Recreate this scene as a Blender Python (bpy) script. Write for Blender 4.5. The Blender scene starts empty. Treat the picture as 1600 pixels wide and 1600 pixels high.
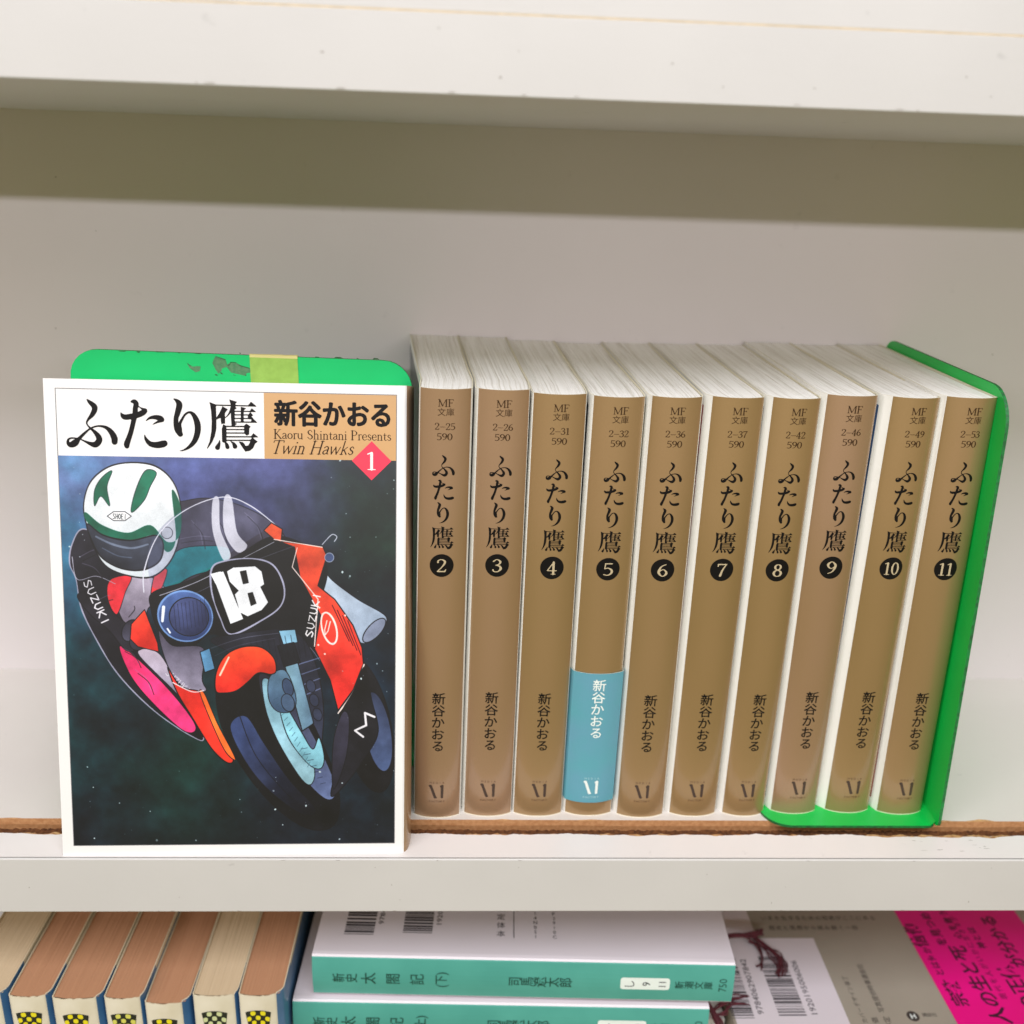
import bpy, math, random
import numpy as np
from mathutils import Matrix, Vector

S = 0.001                     # everything below is written in millimetres
scene = bpy.context.scene
COL = scene.collection
random.seed(7)

# ------------------------------------------------------------------ camera
def cam_axes(p, yaw, roll):
    cy, sy = math.cos(yaw), math.sin(yaw); cp, sp = math.cos(p), math.sin(p)
    fwd = Vector((sy*cp, cy*cp, -sp)); right = Vector((cy, -sy, 0)); up = right.cross(fwd)
    cr, sr = math.cos(roll), math.sin(roll)
    return right*cr+up*sr, up*cr-right*sr, fwd
cam_d = bpy.data.cameras.new('camera'); cam = bpy.data.objects.new('camera', cam_d); COL.objects.link(cam)
r_, u_, f_ = cam_axes(0.3356, 0.0492, 0.0343)
m = Matrix((r_, u_, -f_)).transposed().to_4x4()
m.translation = Vector((106.4786, -250.4957, 204.2895))*S
cam.matrix_world = m
cam_d.sensor_width = 36; cam_d.lens = 1498.7156/1600*36
cam_d.clip_start = 0.01; cam_d.clip_end = 50
cam_d.dof.use_dof = True; cam_d.dof.focus_distance = 0.290; cam_d.dof.aperture_fstop = 10
scene.camera = cam

# ------------------------------------------------------------------ light
world = bpy.data.worlds.new('World'); scene.world = world; world.use_nodes = True
bg = world.node_tree.nodes['Background']; bg.inputs[0].default_value = (1.0, 0.86, 0.36, 1); bg.inputs[1].default_value = 0.30
def area(name, loc, target, sx, sy, power, color):
    d = bpy.data.lights.new(name, 'AREA'); d.shape = 'RECTANGLE'; d.size = sx; d.size_y = sy; d.energy = power; d.color = color
    o = bpy.data.objects.new(name, d); COL.objects.link(o); o.location = loc
    v = Vector(target)-Vector(loc); o.rotation_euler = v.to_track_quat('-Z', 'Y').to_euler()
    return o
area('far_ceiling_tube', (0.1, -2.6, 0.783), (0.12, 0.1, 0.1), 3.2, 0.05, 29, (1.02, 0.97, 1.05))
area('near_ceiling_tube', (0.1, -0.80, 1.12), (0.12, 0.05, 0.08), 2.0, 0.5, 19.5, (0.98, 0.98, 1.08))
area('side_fill_light', (-1.6, -1.2, 0.9), (0.12, 0.05, 0.1), 0.5, 0.5, 8.5, (1.0, 0.93, 0.98))  # added fill with no visible source, lifts the left side and left-facing surfaces
scene.view_settings.view_transform = 'Standard'; scene.view_settings.look = 'None'
scene.view_settings.exposure = 0.0; scene.view_settings.gamma = 1.0

# ------------------------------------------------------------------ materials
def lin(c):
    out = []
    for v in c:
        v = v/255.0
        out.append(v/12.92 if v <= 0.04045 else ((v+0.055)/1.055)**2.4)
    return out
def mat(name, rgb, rough=0.5, noise=0.0, nscale=200, stretch=(1, 1, 1), bump=0.0, bscale=2000, spec=0.5, coat=0.0, rgb2=None, detail=4, specks=0.0):
    m = bpy.data.materials.new(name); m.use_nodes = True; nt = m.node_tree; b = nt.nodes['Principled BSDF']
    c = lin(rgb)
    b.inputs['Roughness'].default_value = rough; b.inputs['Specular IOR Level'].default_value = spec
    b.inputs['Coat Weight'].default_value = coat; b.inputs['Coat Roughness'].default_value = 0.12
    b.inputs['Base Color'].default_value = (*c, 1)
    tc = nt.nodes.new('ShaderNodeTexCoord'); mp = nt.nodes.new('ShaderNodeMapping'); mp.inputs['Scale'].default_value = stretch
    nt.links.new(tc.outputs['Object'], mp.inputs[0])
    last = None
    if noise or rgb2:
        n = nt.nodes.new('ShaderNodeTexNoise'); n.inputs['Scale'].default_value = nscale; n.inputs['Detail'].default_value = detail
        nt.links.new(mp.outputs[0], n.inputs['Vector'])
        mx = nt.nodes.new('ShaderNodeMix'); mx.data_type = 'RGBA'
        c2 = lin(rgb2) if rgb2 else [x*(1-noise) for x in c]
        mx.inputs[6].default_value = (*c, 1); mx.inputs[7].default_value = (*c2, 1)
        rp = nt.nodes.new('ShaderNodeMapRange'); rp.inputs[1].default_value = 0.35; rp.inputs[2].default_value = 0.65
        nt.links.new(n.outputs[0], rp.inputs[0]); nt.links.new(rp.outputs[0], mx.inputs[0])
        last = mx.outputs[2]
    if specks:
        n2 = nt.nodes.new('ShaderNodeTexNoise'); n2.inputs['Scale'].default_value = 160; n2.inputs['Detail'].default_value = 3
        nt.links.new(tc.outputs['Object'], n2.inputs['Vector'])
        r2 = nt.nodes.new('ShaderNodeMapRange'); r2.inputs[1].default_value = 0.70; r2.inputs[2].default_value = 0.76; r2.inputs[4].default_value = specks
        nt.links.new(n2.outputs[0], r2.inputs[0])
        m2 = nt.nodes.new('ShaderNodeMix'); m2.data_type = 'RGBA'
        m2.inputs[7].default_value = (*lin((70, 68, 66)), 1)
        if last: nt.links.new(last, m2.inputs[6])
        else: m2.inputs[6].default_value = (*c, 1)
        nt.links.new(r2.outputs[0], m2.inputs[0]); last = m2.outputs[2]
    if last: nt.links.new(last, b.inputs['Base Color'])
    if bump:
        n3 = nt.nodes.new('ShaderNodeTexNoise'); n3.inputs['Scale'].default_value = bscale; n3.inputs['Detail'].default_value = 3
        nt.links.new(mp.outputs[0], n3.inputs['Vector'])
        bp = nt.nodes.new('ShaderNodeBump'); bp.inputs['Strength'].default_value = bump; bp.inputs['Distance'].default_value = 0.0002
        nt.links.new(n3.outputs[0], bp.inputs['Height']); nt.links.new(bp.outputs[0], b.inputs['Normal'])
    return m

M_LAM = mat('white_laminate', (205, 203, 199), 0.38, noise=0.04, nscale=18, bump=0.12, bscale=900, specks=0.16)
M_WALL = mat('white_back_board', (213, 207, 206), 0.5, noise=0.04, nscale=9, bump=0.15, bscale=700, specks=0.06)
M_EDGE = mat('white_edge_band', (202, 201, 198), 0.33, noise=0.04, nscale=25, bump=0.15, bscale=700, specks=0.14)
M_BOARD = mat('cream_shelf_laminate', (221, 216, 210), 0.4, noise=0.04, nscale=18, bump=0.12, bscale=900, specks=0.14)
M_LIP = mat('lit_front_laminate', (232, 228, 226), 0.34, noise=0.03, nscale=22, bump=0.12, bscale=900, specks=0.14)  # separate front strip; its brightness under the near lamps is put into the colour
M_WARM = mat('warm_seam_line', (235, 215, 180), 0.5, noise=0.15, nscale=300)  # thin pale warm strip along the upper shelf seam
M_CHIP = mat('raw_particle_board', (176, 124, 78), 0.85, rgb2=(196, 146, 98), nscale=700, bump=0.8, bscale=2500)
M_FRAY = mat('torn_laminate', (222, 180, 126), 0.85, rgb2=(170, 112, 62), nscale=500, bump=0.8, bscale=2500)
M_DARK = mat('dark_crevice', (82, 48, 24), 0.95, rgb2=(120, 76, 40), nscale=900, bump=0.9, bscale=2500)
M_GREEN = mat('green_enamel', (0, 206, 116), 0.42, rgb2=(4, 198, 110), nscale=40, bump=0.10, bscale=2500)
M_GREEN2 = mat('green_enamel_deep', (8, 196, 80), 0.42, rgb2=(12, 186, 74), nscale=40, bump=0.10, bscale=2500)
M_STEEL = mat('bare_scratched_steel', (70, 128, 88), 0.6, rgb2=(96, 140, 100), nscale=900)
M_RUST = mat('worn_dark_edge', (52, 66, 44), 0.7, rgb2=(24, 120, 62), nscale=600)
M_TAPE = mat('masking_tape', (160, 200, 92), 0.6, rgb2=(150, 190, 84), nscale=400, bump=0.2, bscale=1500)
M_TAPEE = mat('masking_tape_edge', (222, 212, 140), 0.6)
M_INK = mat('black_ink', (13, 11, 11), 0.5, spec=.2)
M_INKB = mat('brown_ink', (60, 40, 20), 0.5, spec=.2)
M_LOGO = mat('dark_bronze_ink', (66, 50, 40), 0.45)
M_FAINT = mat('faint_bronze_ink', (92, 66, 44), 0.5)
M_NUM = mat('knocked_out_number', (188, 172, 138), 0.5)
M_PAPER = mat('white_card', (233, 233, 231), 0.4, noise=0.02, nscale=60, coat=0.25)
M_SIDE = mat('cream_white_cover', (234, 233, 226), 0.4, noise=0.02, nscale=60, coat=0.2)
M_RIM = mat('cream_card_edge', (226, 220, 196), 0.6)
M_BAND = mat('teal_paper_band', (92, 160, 172), 0.4, rgb2=(100, 156, 176), nscale=70, spec=.3)
M_WHINK = mat('white_ink', (228, 238, 232), 0.5)
M_RED = mat('red_ink', (238, 32, 78), 0.4, rgb2=(240, 52, 72), nscale=60)
M_TAN = mat('tan_card', (200, 156, 100), 0.4, noise=0.04, nscale=60, coat=0.25)
M_GREY = mat('thin_grey_line', (120, 120, 122), 0.6)
def spine_mat(name, a, b):
    m = mat(name, a, 0.44, rgb2=b, nscale=34, detail=1, coat=0.8, bump=0.10, bscale=2600, stretch=(1.6, 1, 0.35))
    m.node_tree.nodes['Principled BSDF'].inputs['Metallic'].default_value = 0.5; return m
M_SP = [spine_mat('bronze_jacket_pink', (172, 140, 110), (162, 132, 94)),
        spine_mat('bronze_jacket_gold', (166, 136, 93), (154, 127, 82)),
        spine_mat('bronze_jacket_mid', (168, 137, 97), (157, 130, 86))]
def pages_mat(name, a, b, c3, bmp=.35):
    m = bpy.data.materials.new(name); m.use_nodes = True; nt = m.node_tree; bs = nt.nodes['Principled BSDF']
    bs.inputs['Roughness'].default_value = 0.8
    at = nt.nodes.new('ShaderNodeAttribute'); at.attribute_name = 'leaf'
    n = nt.nodes.new('ShaderNodeTexNoise'); n.inputs['Scale'].default_value = 1.0; n.inputs['Detail'].default_value = 5; n.inputs['Roughness'].default_value = 0.7
    nt.links.new(at.outputs['Vector'], n.inputs['Vector'])
    r = nt.nodes.new('ShaderNodeValToRGB'); e = r.color_ramp.elements
    e[0].position = 0.33; e[0].color = (*lin(b), 1); e[1].position = 0.5; e[1].color = (*lin(a), 1)
    x = e.new(0.75); x.color = (*lin(c3), 1)
    nt.links.new(n.outputs[0], r.inputs[0]); nt.links.new(r.outputs[0], bs.inputs['Base Color'])
    bp = nt.nodes.new('ShaderNodeBump'); bp.inputs['Strength'].default_value = bmp; bp.inputs['Distance'].default_value = 0.0003
    nt.links.new(n.outputs[0], bp.inputs['Height']); nt.links.new(bp.outputs[0], bs.inputs['Normal'])
    return m
M_PAGES = pages_mat('manga_page_edges', (247, 246, 240), (212, 208, 196), (250, 249, 245))
M_BROWNP = pages_mat('aged_brown_page_edges', (182, 134, 100), (176, 128, 94), (188, 140, 104), .12)
M_CREAMP = pages_mat('yellowed_page_edges', (206, 184, 150), (200, 177, 143), (211, 190, 156), .12)

# ------------------------------------------------------------------ helpers
def mesh(name, V, F, mats, idx=None, smooth=False, leaf=None):
    me = bpy.data.meshes.new(name)
    me.from_pydata([(x*S, y*S, z*S) for x, y, z in V], [], F)
    for m_ in (mats if isinstance(mats, (list, tuple)) else [mats]): me.materials.append(m_)
    if idx is not None: me.polygons.foreach_set('material_index', idx)
    if smooth: me.polygons.foreach_set('use_smooth', [True]*len(F))
    if leaf is not None:
        a = me.attributes.new('leaf', 'FLOAT_VECTOR', 'POINT'); a.data.foreach_set('vector', [c for p in leaf for c in p])
    me.update(); return me
def link(name, me, parent=None, loc=None, rot=None):
    o = bpy.data.objects.new(name, me); COL.objects.link(o)
    if parent is not None: o.parent = parent
    if loc is not None: o.location = [c*S for c in loc]
    if rot is not None: o.rotation_euler = rot
    return o
def obj(name, V, F, mats, parent=None, idx=None, smooth=False, loc=None, rot=None, leaf=None, label=None):
    o = link(name, mesh(name, V, F, mats, idx, smooth, leaf), parent, loc, rot)
    if label: o['label'] = label
    return o
def thing(name, label, cat, loc=(0, 0, 0), rot=(0, 0, 0), group=None):
    o = link(name, None, None, loc, rot); o.empty_display_size = 0.01
    o['label'] = label; o['category'] = cat
    if group: o['group'] = group
    return o
def box_vf(x0, x1, y0, y1, z0, z1):
    V = [(x0, y0, z0), (x1, y0, z0), (x1, y1, z0), (x0, y1, z0), (x0, y0, z1), (x1, y0, z1), (x1, y1, z1), (x0, y1, z1)]
    F = [(0, 3, 2, 1), (4, 5, 6, 7), (0, 1, 5, 4), (1, 2, 6, 5), (2, 3, 7, 6), (3, 0, 4, 7)]
    return V, F
def bevel(o, w=0.5, seg=2):
    b = o.modifiers.new('bevel', 'BEVEL'); b.width = w*S; b.segments = seg; b.limit_method = 'ANGLE'
    return o
def structure(name, V, F, mats, **k):
    o = obj(name, V, F, mats, **k); o['kind'] = 'structure'; return o
def catmull(P, n=8, closed=False):
    P = [tuple(map(float, p)) for p in P]; out = []
    N = len(P)
    rng = range(N) if closed else range(N-1)
    for i in rng:
        if closed: a, b, c, d = P[(i-1) % N], P[i], P[(i+1) % N], P[(i+2) % N]
        else: a, b, c, d = P[max(i-1, 0)], P[i], P[i+1], P[min(i+2, N-1)]
        for k in range(n):
            t = k/n
            out.append(tuple(0.5*((2*b[j])+(-a[j]+c[j])*t+(2*a[j]-5*b[j]+4*c[j]-d[j])*t*t+(-a[j]+3*b[j]-3*c[j]+d[j])*t**3) for j in range(len(b))))
    if not closed: out.append(P[-1])
    return out
def tube_vf(pts, rad, sides=6):
    V, F = [], []
    pts = [Vector(p) for p in pts]
    for i, p in enumerate(pts):
        t = (pts[min(i+1, len(pts)-1)]-pts[max(i-1, 0)]).normalized()
        a = t.orthogonal().normalized(); b = t.cross(a)
        for k in range(sides):
            an = 2*math.pi*k/sides
            q = p+(a*math.cos(an)+b*math.sin(an))*rad
            V.append(tuple(q))
    for i in range(len(pts)-1):
        for k in range(sides):
            k2 = (k+1) % sides
            F.append((i*sides+k, i*sides+k2, (i+1)*sides+k2, (i+1)*sides+k))
    return V, F

# ------------------------------------------------------------------ lettering
# a glyph is a list of strokes: ('c', [(x,y,r)...]) smooth, ('l', ...) straight, ('p', [(x,y)...]) filled polygon
def seg_field(X, Y, x0, y0, r0, x1, y1, r1):
    dx, dy = x1-x0, y1-y0; L = dx*dx+dy*dy+1e-12
    t = np.clip(((X-x0)*dx+(Y-y0)*dy)/L, 0, 1)
    return np.hypot(X-(x0+t*dx), Y-(y0+t*dy))-(r0+(r1-r0)*t)
def poly_field(X, Y, P):
    d = np.full(X.shape, 1e9); ins = np.zeros(X.shape, bool)
    n = len(P)
    for i in range(n):
        x0, y0 = P[i]; x1, y1 = P[(i+1) % n]
        d = np.minimum(d, seg_field(X, Y, x0, y0, 0, x1, y1, 0))
        if y0 != y1:
            c = ((y0 > Y) != (y1 > Y)) & (X < (x1-x0)*(Y-y0)/(y1-y0)+x0)
            ins ^= c
    return np.where(ins, -d, d)
def field(strokes, X, Y):
    f = np.full(X.shape, 1e9)
    for kind, P in strokes:
        if kind == 'p': f = np.minimum(f, poly_field(X, Y, P)); continue
        Q = catmull(P, 6) if kind == 'c' else (catmull(P, 4, True)+[P[0]] if kind == 'o' else P)
        for a, b in zip(Q[:-1], Q[1:]):
            f = np.minimum(f, seg_field(X, Y, a[0], a[1], a[2], b[0], b[1], b[2]))
    return f
def march(strokes, cell):
    xs = [p[0] for k, P in strokes for p in P]; ys = [p[1] for k, P in strokes for p in P]
    rm = max([p[2] for k, P in strokes if k != 'p' for p in P] or [0])+cell*2
    gx = np.arange(min(xs)-rm, max(xs)+rm+cell, cell); gy = np.arange(min(ys)-rm, max(ys)+rm+cell, cell)
    X, Y = np.meshgrid(gx, gy); f = field(strokes, X, Y)
    V, F, cache = [], [], {}
    def vid(key, p):
        if key not in cache: cache[key] = len(V); V.append(p)
        return cache[key]
    neg = f < 0
    for j in range(len(gy)-1):
        i = 0
        while i < len(gx)-1:
            c = [neg[j, i], neg[j, i+1], neg[j+1, i+1], neg[j+1, i]]
            s = sum(c)
            if s == 0: i += 1; continue
            if s == 4:
                i2 = i
                F.append([vid(('v', i, j), (gx[i], gy[j])), vid(('v', i2+1, j), (gx[i2+1], gy[j])), vid(('v', i2+1, j+1), (gx[i2+1], gy[j+1])), vid(('v', i, j+1), (gx[i], gy[j+1]))])
                i = i2+1; continue
            cs = [(i, j), (i+1, j), (i+1, j+1), (i, j+1)]; poly = []
            for k in range(4):
                a, b = cs[k], cs[(k+1) % 4]
                fa, fb = f[a[1], a[0]], f[b[1], b[0]]
                if fa < 0: poly.append(vid(('v', a[0], a[1]), (gx[a[0]], gy[a[1]])))
                if (fa < 0) != (fb < 0):
                    t = fa/(fa-fb); e = tuple(sorted((a, b)))
                    poly.append(vid(('e', e), (gx[a[0]]+(gx[b[0]]-gx[a[0]])*t, gy[a[1]]+(gy[b[1]]-gy[a[1]])*t)))
            if len(poly) >= 3: F.append(poly)
            i += 1
    return V, F
t_, T_ = 0.028, 0.062
def sf(x, y, w=0.22): return ('l', [(x-w/2, y, t_*0.8), (x+w/2, y, t_*0.8)])
def ring(cx, cy, rx, ry, thick=T_, thin=t_):
    return ('o', [(cx+rx*math.cos(a), cy+ry*math.sin(a), thin+(thick-thin)*abs(math.cos(a))**1.5) for a in [k*math.pi/4 for k in range(8)]])
def stem(x, y0, y1, r=T_): return ('l', [(x, y0, r), (x, y1, r)])
m_ = 0.045
GL = {
 '0': (0.56, [ring(.27, .5, .2, .46)]),
 '1': (0.5, [stem(.25, .04, .92), sf(.25, .03, .32), ('l', [(.22, .93, t_*1.2), (.08, .86, t_)])]),
 '2': (0.56, [('c', [(.08, .74, .05), (.1, .88, .035), (.26, .97, t_), (.43, .86, .055), (.44, .68, .055), (.3, .4, .035), (.07, .07, t_)]), ('l', [(.07, .05, .045), (.45, .05, .045)]), ('l', [(.45, .05, .045), (.5, .2, t_)])]),
 '3': (0.54, [('c', [(.08, .82, .045), (.25, .97, t_), (.42, .82, .055), (.38, .62, .04), (.2, .53, t_)]), ('c', [(.2, .53, t_), (.4, .45, .05), (.46, .25, T_), (.32, .04, .035), (.12, .04, .035), (.06, .17, .045)])]),
 '4': (0.58, [stem(.37, .02, .95), ('l', [(.37, .95, .03), (.04, .3, t_)]), ('l', [(.04, .29, .032), (.54, .29, .032)]), sf(.37, .02, .26)]),
 '5': (0.52, [('l', [(.12, .93, .042), (.44, .93, .042)]), ('l', [(.12, .93, t_), (.09, .55, t_)]), ('c', [(.09, .53, t_), (.25, .59, .035), (.43, .45, .055), (.44, .22, .055), (.28, .04, .035), (.06, .08, .035)])]),
 '6': (0.54, [('c', [(.42, .95, t_), (.2, .8, .035), (.08, .5, T_), (.08, .25, T_), (.27, .03, t_), (.45, .2, T_), (.44, .4, .05), (.28, .56, t_), (.1, .4, t_)])]),
 '7': (0.54, [('l', [(.06, .93, .045), (.48, .93, .045)]), ('l', [(.06, .93, .03), (.05, .76, t_)]), ('c', [(.48, .93, .03), (.3, .5, .045), (.2, .03, .06)])]),
 '8': (0.54, [ring(.27, .75, .15, .2, .055), ring(.27, .27, .19, .24)]),
 '9': (0.54, [('c', [(.12, .05, t_), (.34, .2, .035), (.46, .5, T_), (.46, .75, T_), (.27, .97, t_), (.09, .8, T_), (.1, .6, .05), (.26, .44, t_), (.44, .6, t_)])]),
 '-': (0.66, [('l', [(.04, .42, t_), (.62, .42, t_)])]),
 'M': (0.98, [('l', [(.14, 0, t_), (.13, .98, .035)]), ('l', [(.15, .97, .055), (.47, .08, .055)]), ('l', [(.47, .05, t_), (.8, .97, t_)]), stem(.84, 0, .97, .058), sf(.14, .01), sf(.84, .01, .26), sf(.08, .98, .14), sf(.88, .98, .16)]),
 'F': (0.66, [stem(.17, 0, 1, .058), ('l', [(.04, .98, t_), (.56, .98, t_)]), ('l', [(.56, .98, t_), (.58, .82, t_)]), ('l', [(.17, .52, t_), (.44, .52, t_)]), ('l', [(.44, .6, t_), (.44, .43, t_)]), sf(.17, .01, .28)]),
 'a': (0.44, [('c', [(.07, .5, .04), (.2, .61, t_), (.33, .48, m_), (.33, .2, m_), (.35, .04, .035), (.42, .04, t_)]), ('c', [(.33, .37, t_), (.12, .28, .035), (.06, .13, m_), (.17, .01, .032), (.33, .13, t_)])]),
 'o': (0.5, [ring(.25, .3, .18, .28, .05)]),
 'r': (0.36, [stem(.12, 0, .58, m_), ('c', [(.12, .45, t_), (.22, .59, .03), (.32, .57, m_)]), sf(.12, .01), sf(.08, .58, .1)]),
 'u': (0.54, [('c', [(.1, .58, m_), (.1, .2, m_), (.2, .02, .032), (.38, .13, t_)]), stem(.4, 0, .58, m_), sf(.07, .58, .1), sf(.37, .58, .1), sf(.44, .01, .08)]),
 'n': (0.54, [stem(.12, 0, .58, m_), ('c', [(.12, .47, t_), (.26, .6, .03), (.39, .48, m_), (.4, .25, m_), (.4, 0, m_)]), sf(.12, .01), sf(.4, .01), sf(.08, .58, .1)]),
 'h': (0.54, [stem(.12, 0, 1.02, m_), ('c', [(.12, .47, t_), (.26, .6, .03), (.39, .48, m_), (.4, .25, m_), (.4, 0, m_)]), sf(.12, .01), sf(.4, .01), sf(.08, 1.02, .1)]),
 'i': (0.27, [stem(.13, 0, .58, m_), ('l', [(.13, .84, .055), (.13, .85, .055)]), sf(.13, .01), sf(.09, .58, .1)]),
 't': (0.34, [('c', [(.14, .78, t_), (.14, .4, m_), (.14, .12, m_), (.2, .01, .03), (.31, .06, t_)]), ('l', [(.02, .58, t_), (.29, .58, t_)])]),
 'e': (0.46, [('l', [(.09, .33, t_), (.41, .33, t_)]), ('c', [(.41, .33, t_), (.36, .54, .035), (.24, .61, t_), (.09, .48, .045), (.07, .25, m_), (.14, .06, .04), (.27, .0, .03), (.42, .12, t_)])]),
 's': (0.38, [('c', [(.31, .48, .03), (.2, .61, t_), (.08, .49, .04), (.15, .35, m_), (.29, .25, m_), (.31, .1, .04), (.18, 0, t_), (.05, .13, .03)])]),
 'S': (0.54, [('c', [(.44, .78, .03), (.3, .98, t_), (.11, .82, .05), (.18, .58, .058), (.38, .42, .058), (.46, .2, .055), (.27, .01, t_), (.07, .22, .035)])]),
 'K': (0.72, [stem(.14, 0, 1, .058), ('l', [(.14, .42, t_), (.52, .98, t_)]), ('l', [(.26, .56, .05), (.62, .02, .055)]), sf(.14, .01, .26), sf(.14, .99, .26), sf(.54, .99, .2), sf(.64, .01, .2)]),
 'P': (0.6, [stem(.14, 0, 1, .058), ('c', [(.14, .98, t_), (.38, .97, t_), (.52, .74, .055), (.38, .5, t_), (.14, .5, t_)]), sf(.14, .01, .26), sf(.08, .99, .14)]),
 'T': (0.7, [stem(.36, 0, 1, .05), ('l', [(.05, .98, t_), (.68, .98, t_)]), ('l', [(.05, .98, t_), (.03, .84, t_)]), ('l', [(.68, .98, t_), (.69, .84, t_)]), sf(.36, .01, .26)]),
 'w': (0.74, [('l', [(.06, .58, .04), (.2, .02, .04)]), ('l', [(.2, .02, t_), (.37, .56, t_)]), ('l', [(.36, .58, .04), (.52, .02, .04)]), ('l', [(.52, .02, t_), (.68, .58, t_)])]),
 'H': (0.84, [stem(.16, 0, 1, .05), stem(.66, 0, 1, .05), ('l', [(.16, .5, t_), (.66, .5, t_)]), sf(.16, .01, .26), sf(.66, .01, .26), sf(.16, .99, .26), sf(.66, .99, .26)]),
 'k': (0.52, [stem(.12, 0, 1.02, .04), ('l', [(.12, .25, t_), (.4, .58, t_)]), ('l', [(.22, .36, .035), (.44, .02, .04)]), sf(.12, .01, .2)]),
 ' ': (0.3, []),
}
_gc = {}
def glyph(ch, cell=0.035):
    if (ch, cell) not in _gc: _gc[(ch, cell)] = march(GL[ch][1], cell) if GL[ch][1] else ([], [])
    return _gc[(ch, cell)]
def serif(text, size, x=0, y=0, width=None, shear=0.0, anchor='c', cell=0.035):
    tot = sum(GL[c][0] for c in text); sx = size if width is None else width/tot
    if anchor == 'c': x = x-tot*sx/2
    V, F = [], []
    for c in text:
        gv, gf = glyph(c, cell); o = len(V)
        V += [(x+(a+shear*b)*sx, y+b*size) for a, b in gv]; F += [[i+o for i in f] for f in gf]
        x += GL[c][0]*sx
    return V, F
# the four brush-style title characters, drawn in pixels of their own sheets (y down)
FU = [('c', [(748, 655, 3), (785, 695, 22), (838, 745, 34), (843, 790, 34), (812, 850, 28), (768, 900, 16), (742, 940, 10), (745, 972, 9), (778, 1012, 11), (835, 1065, 22), (880, 1125, 34), (885, 1175, 38), (840, 1222, 37), (780, 1212, 24), (720, 1185, 13), (668, 1160, 8)]),
      ('c', [(1078, 1190, 37), (1075, 1140, 40), (1040, 1070, 33), (980, 1013, 21), (900, 992, 12), (830, 1002, 10), (770, 1030, 10), (700, 1088, 17), (640, 1145, 22), (585, 1200, 42), (530, 1222, 32), (500, 1195, 20), (507, 1155, 13), (550, 1138, 10), (630, 1146, 8)])]
TA = [('c', [(285, 205, 22), (335, 203, 42), (368, 250, 50), (352, 330, 48), (340, 450, 50), (310, 570, 46), (260, 760, 46), (210, 900, 50), (168, 1010, 56), (168, 1055, 46)]),
      ('c', [(70, 410, 5), (100, 468, 36), (150, 498, 50), (260, 488, 54), (380, 465, 52), (480, 422, 56), (532, 388, 46)]), ('c', [(400, 285, 6), (470, 335, 16), (535, 372, 40)]),
      ('c', [(540, 580, 4), (620, 520, 24), (730, 505, 42), (820, 530, 55), (855, 555, 45)]), ('c', [(855, 570, 30), (760, 600, 20), (665, 650, 4)]),
      ('c', [(510, 830, 4), (540, 930, 30), (620, 1015, 48), (740, 1038, 60), (850, 1022, 66), (890, 1010, 60)])]
RI = [('c', [(1085, 155, 8), (1150, 195, 34), (1195, 270, 58), (1165, 400, 55), (1125, 530, 46), (1125, 650, 50), (1150, 750, 58), (1200, 835, 50)]),
      ('c', [(1195, 830, 40), (1185, 740, 50), (1195, 640, 30), (1240, 550, 24), (1305, 455, 20), (1390, 415, 22), (1470, 475, 42), (1530, 620, 58), (1535, 780, 58), (1480, 950, 50), (1380, 1070, 34), (1260, 1140, 15), (1140, 1165, 3)])]
TK = [('p', [(735, 190), (900, 240), (865, 280), (865, 330), (845, 420), (760, 420), (765, 300)]), ('l', [(430, 305, 13), (1160, 327, 13)]),
      ('p', [(1120, 325), (1190, 240), (1315, 345), (1120, 340)]),
      ('p', [(320, 240), (470, 300), (455, 340), (460, 600), (455, 800), (420, 950), (360, 1080), (260, 1215), (250, 1205), (310, 1060), (350, 850), (362, 650), (355, 450), (335, 300)]),
      ('p', [(590, 330), (705, 395), (655, 450), (640, 480), (640, 690), (560, 700), (548, 570), (460, 605), (455, 570), (520, 480), (570, 380)]),
      ('c', [(795, 340, 32), (755, 440, 22), (700, 520, 13), (645, 570, 5)]),
      ('p', [(765, 330), (850, 330), (890, 375), (845, 400), (845, 680), (895, 695), (830, 740), (775, 740), (765, 560)]),
      ('p', [(975, 345), (1090, 375), (1035, 420), (1030, 660), (970, 660)]),
      ('l', [(840, 437, 12), (1180, 442, 12)]), ('l', [(840, 510, 12), (1160, 515, 12)]), ('l', [(840, 585, 12), (1170, 590, 12)]), ('l', [(840, 660, 13), (1200, 666, 13)]),
      ('p', [(1155, 442), (1205, 375), (1300, 458), (1155, 456)]), ('p', [(1120, 525), (1170, 455), (1235, 525), (1195, 545), (1240, 600), (1320, 680), (1180, 680), (1195, 610), (1120, 600)]),
      ('p', [(600, 705), (665, 740), (665, 1060), (650, 1095), (600, 1090), (570, 1065), (570, 800)]),
      ('l', [(620, 748, 14), (1060, 755, 13)]), ('l', [(660, 815, 12), (1045, 820, 12)]), ('l', [(660, 887, 13), (1045, 892, 13)]), ('l', [(660, 966, 14), (1190, 972, 13)]), ('l', [(660, 1040, 13), (1180, 1046, 13)]),
      ('p', [(1035, 740), (1085, 695), (1175, 755), (1145, 800), (1140, 920), (1090, 945), (1040, 900)]), ('p', [(1170, 975), (1230, 895), (1340, 985), (1170, 990)]),
      ('p', [(1150, 1045), (1210, 985), (1320, 1075), (1265, 1115), (1220, 1210), (1150, 1265), (1055, 1280), (1000, 1200), (915, 1065), (1000, 1080), (1045, 1120), (1060, 1165), (1120, 1150), (1160, 1080)]),
      ('c', [(520, 1035, 6), (510, 1100, 25), (472, 1188, 52)]), ('c', [(640, 1080, 12), (665, 1130, 35), (682, 1183, 42)]), ('c', [(750, 1065, 6), (810, 1110, 30), (840, 1170, 48)])]
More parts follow.
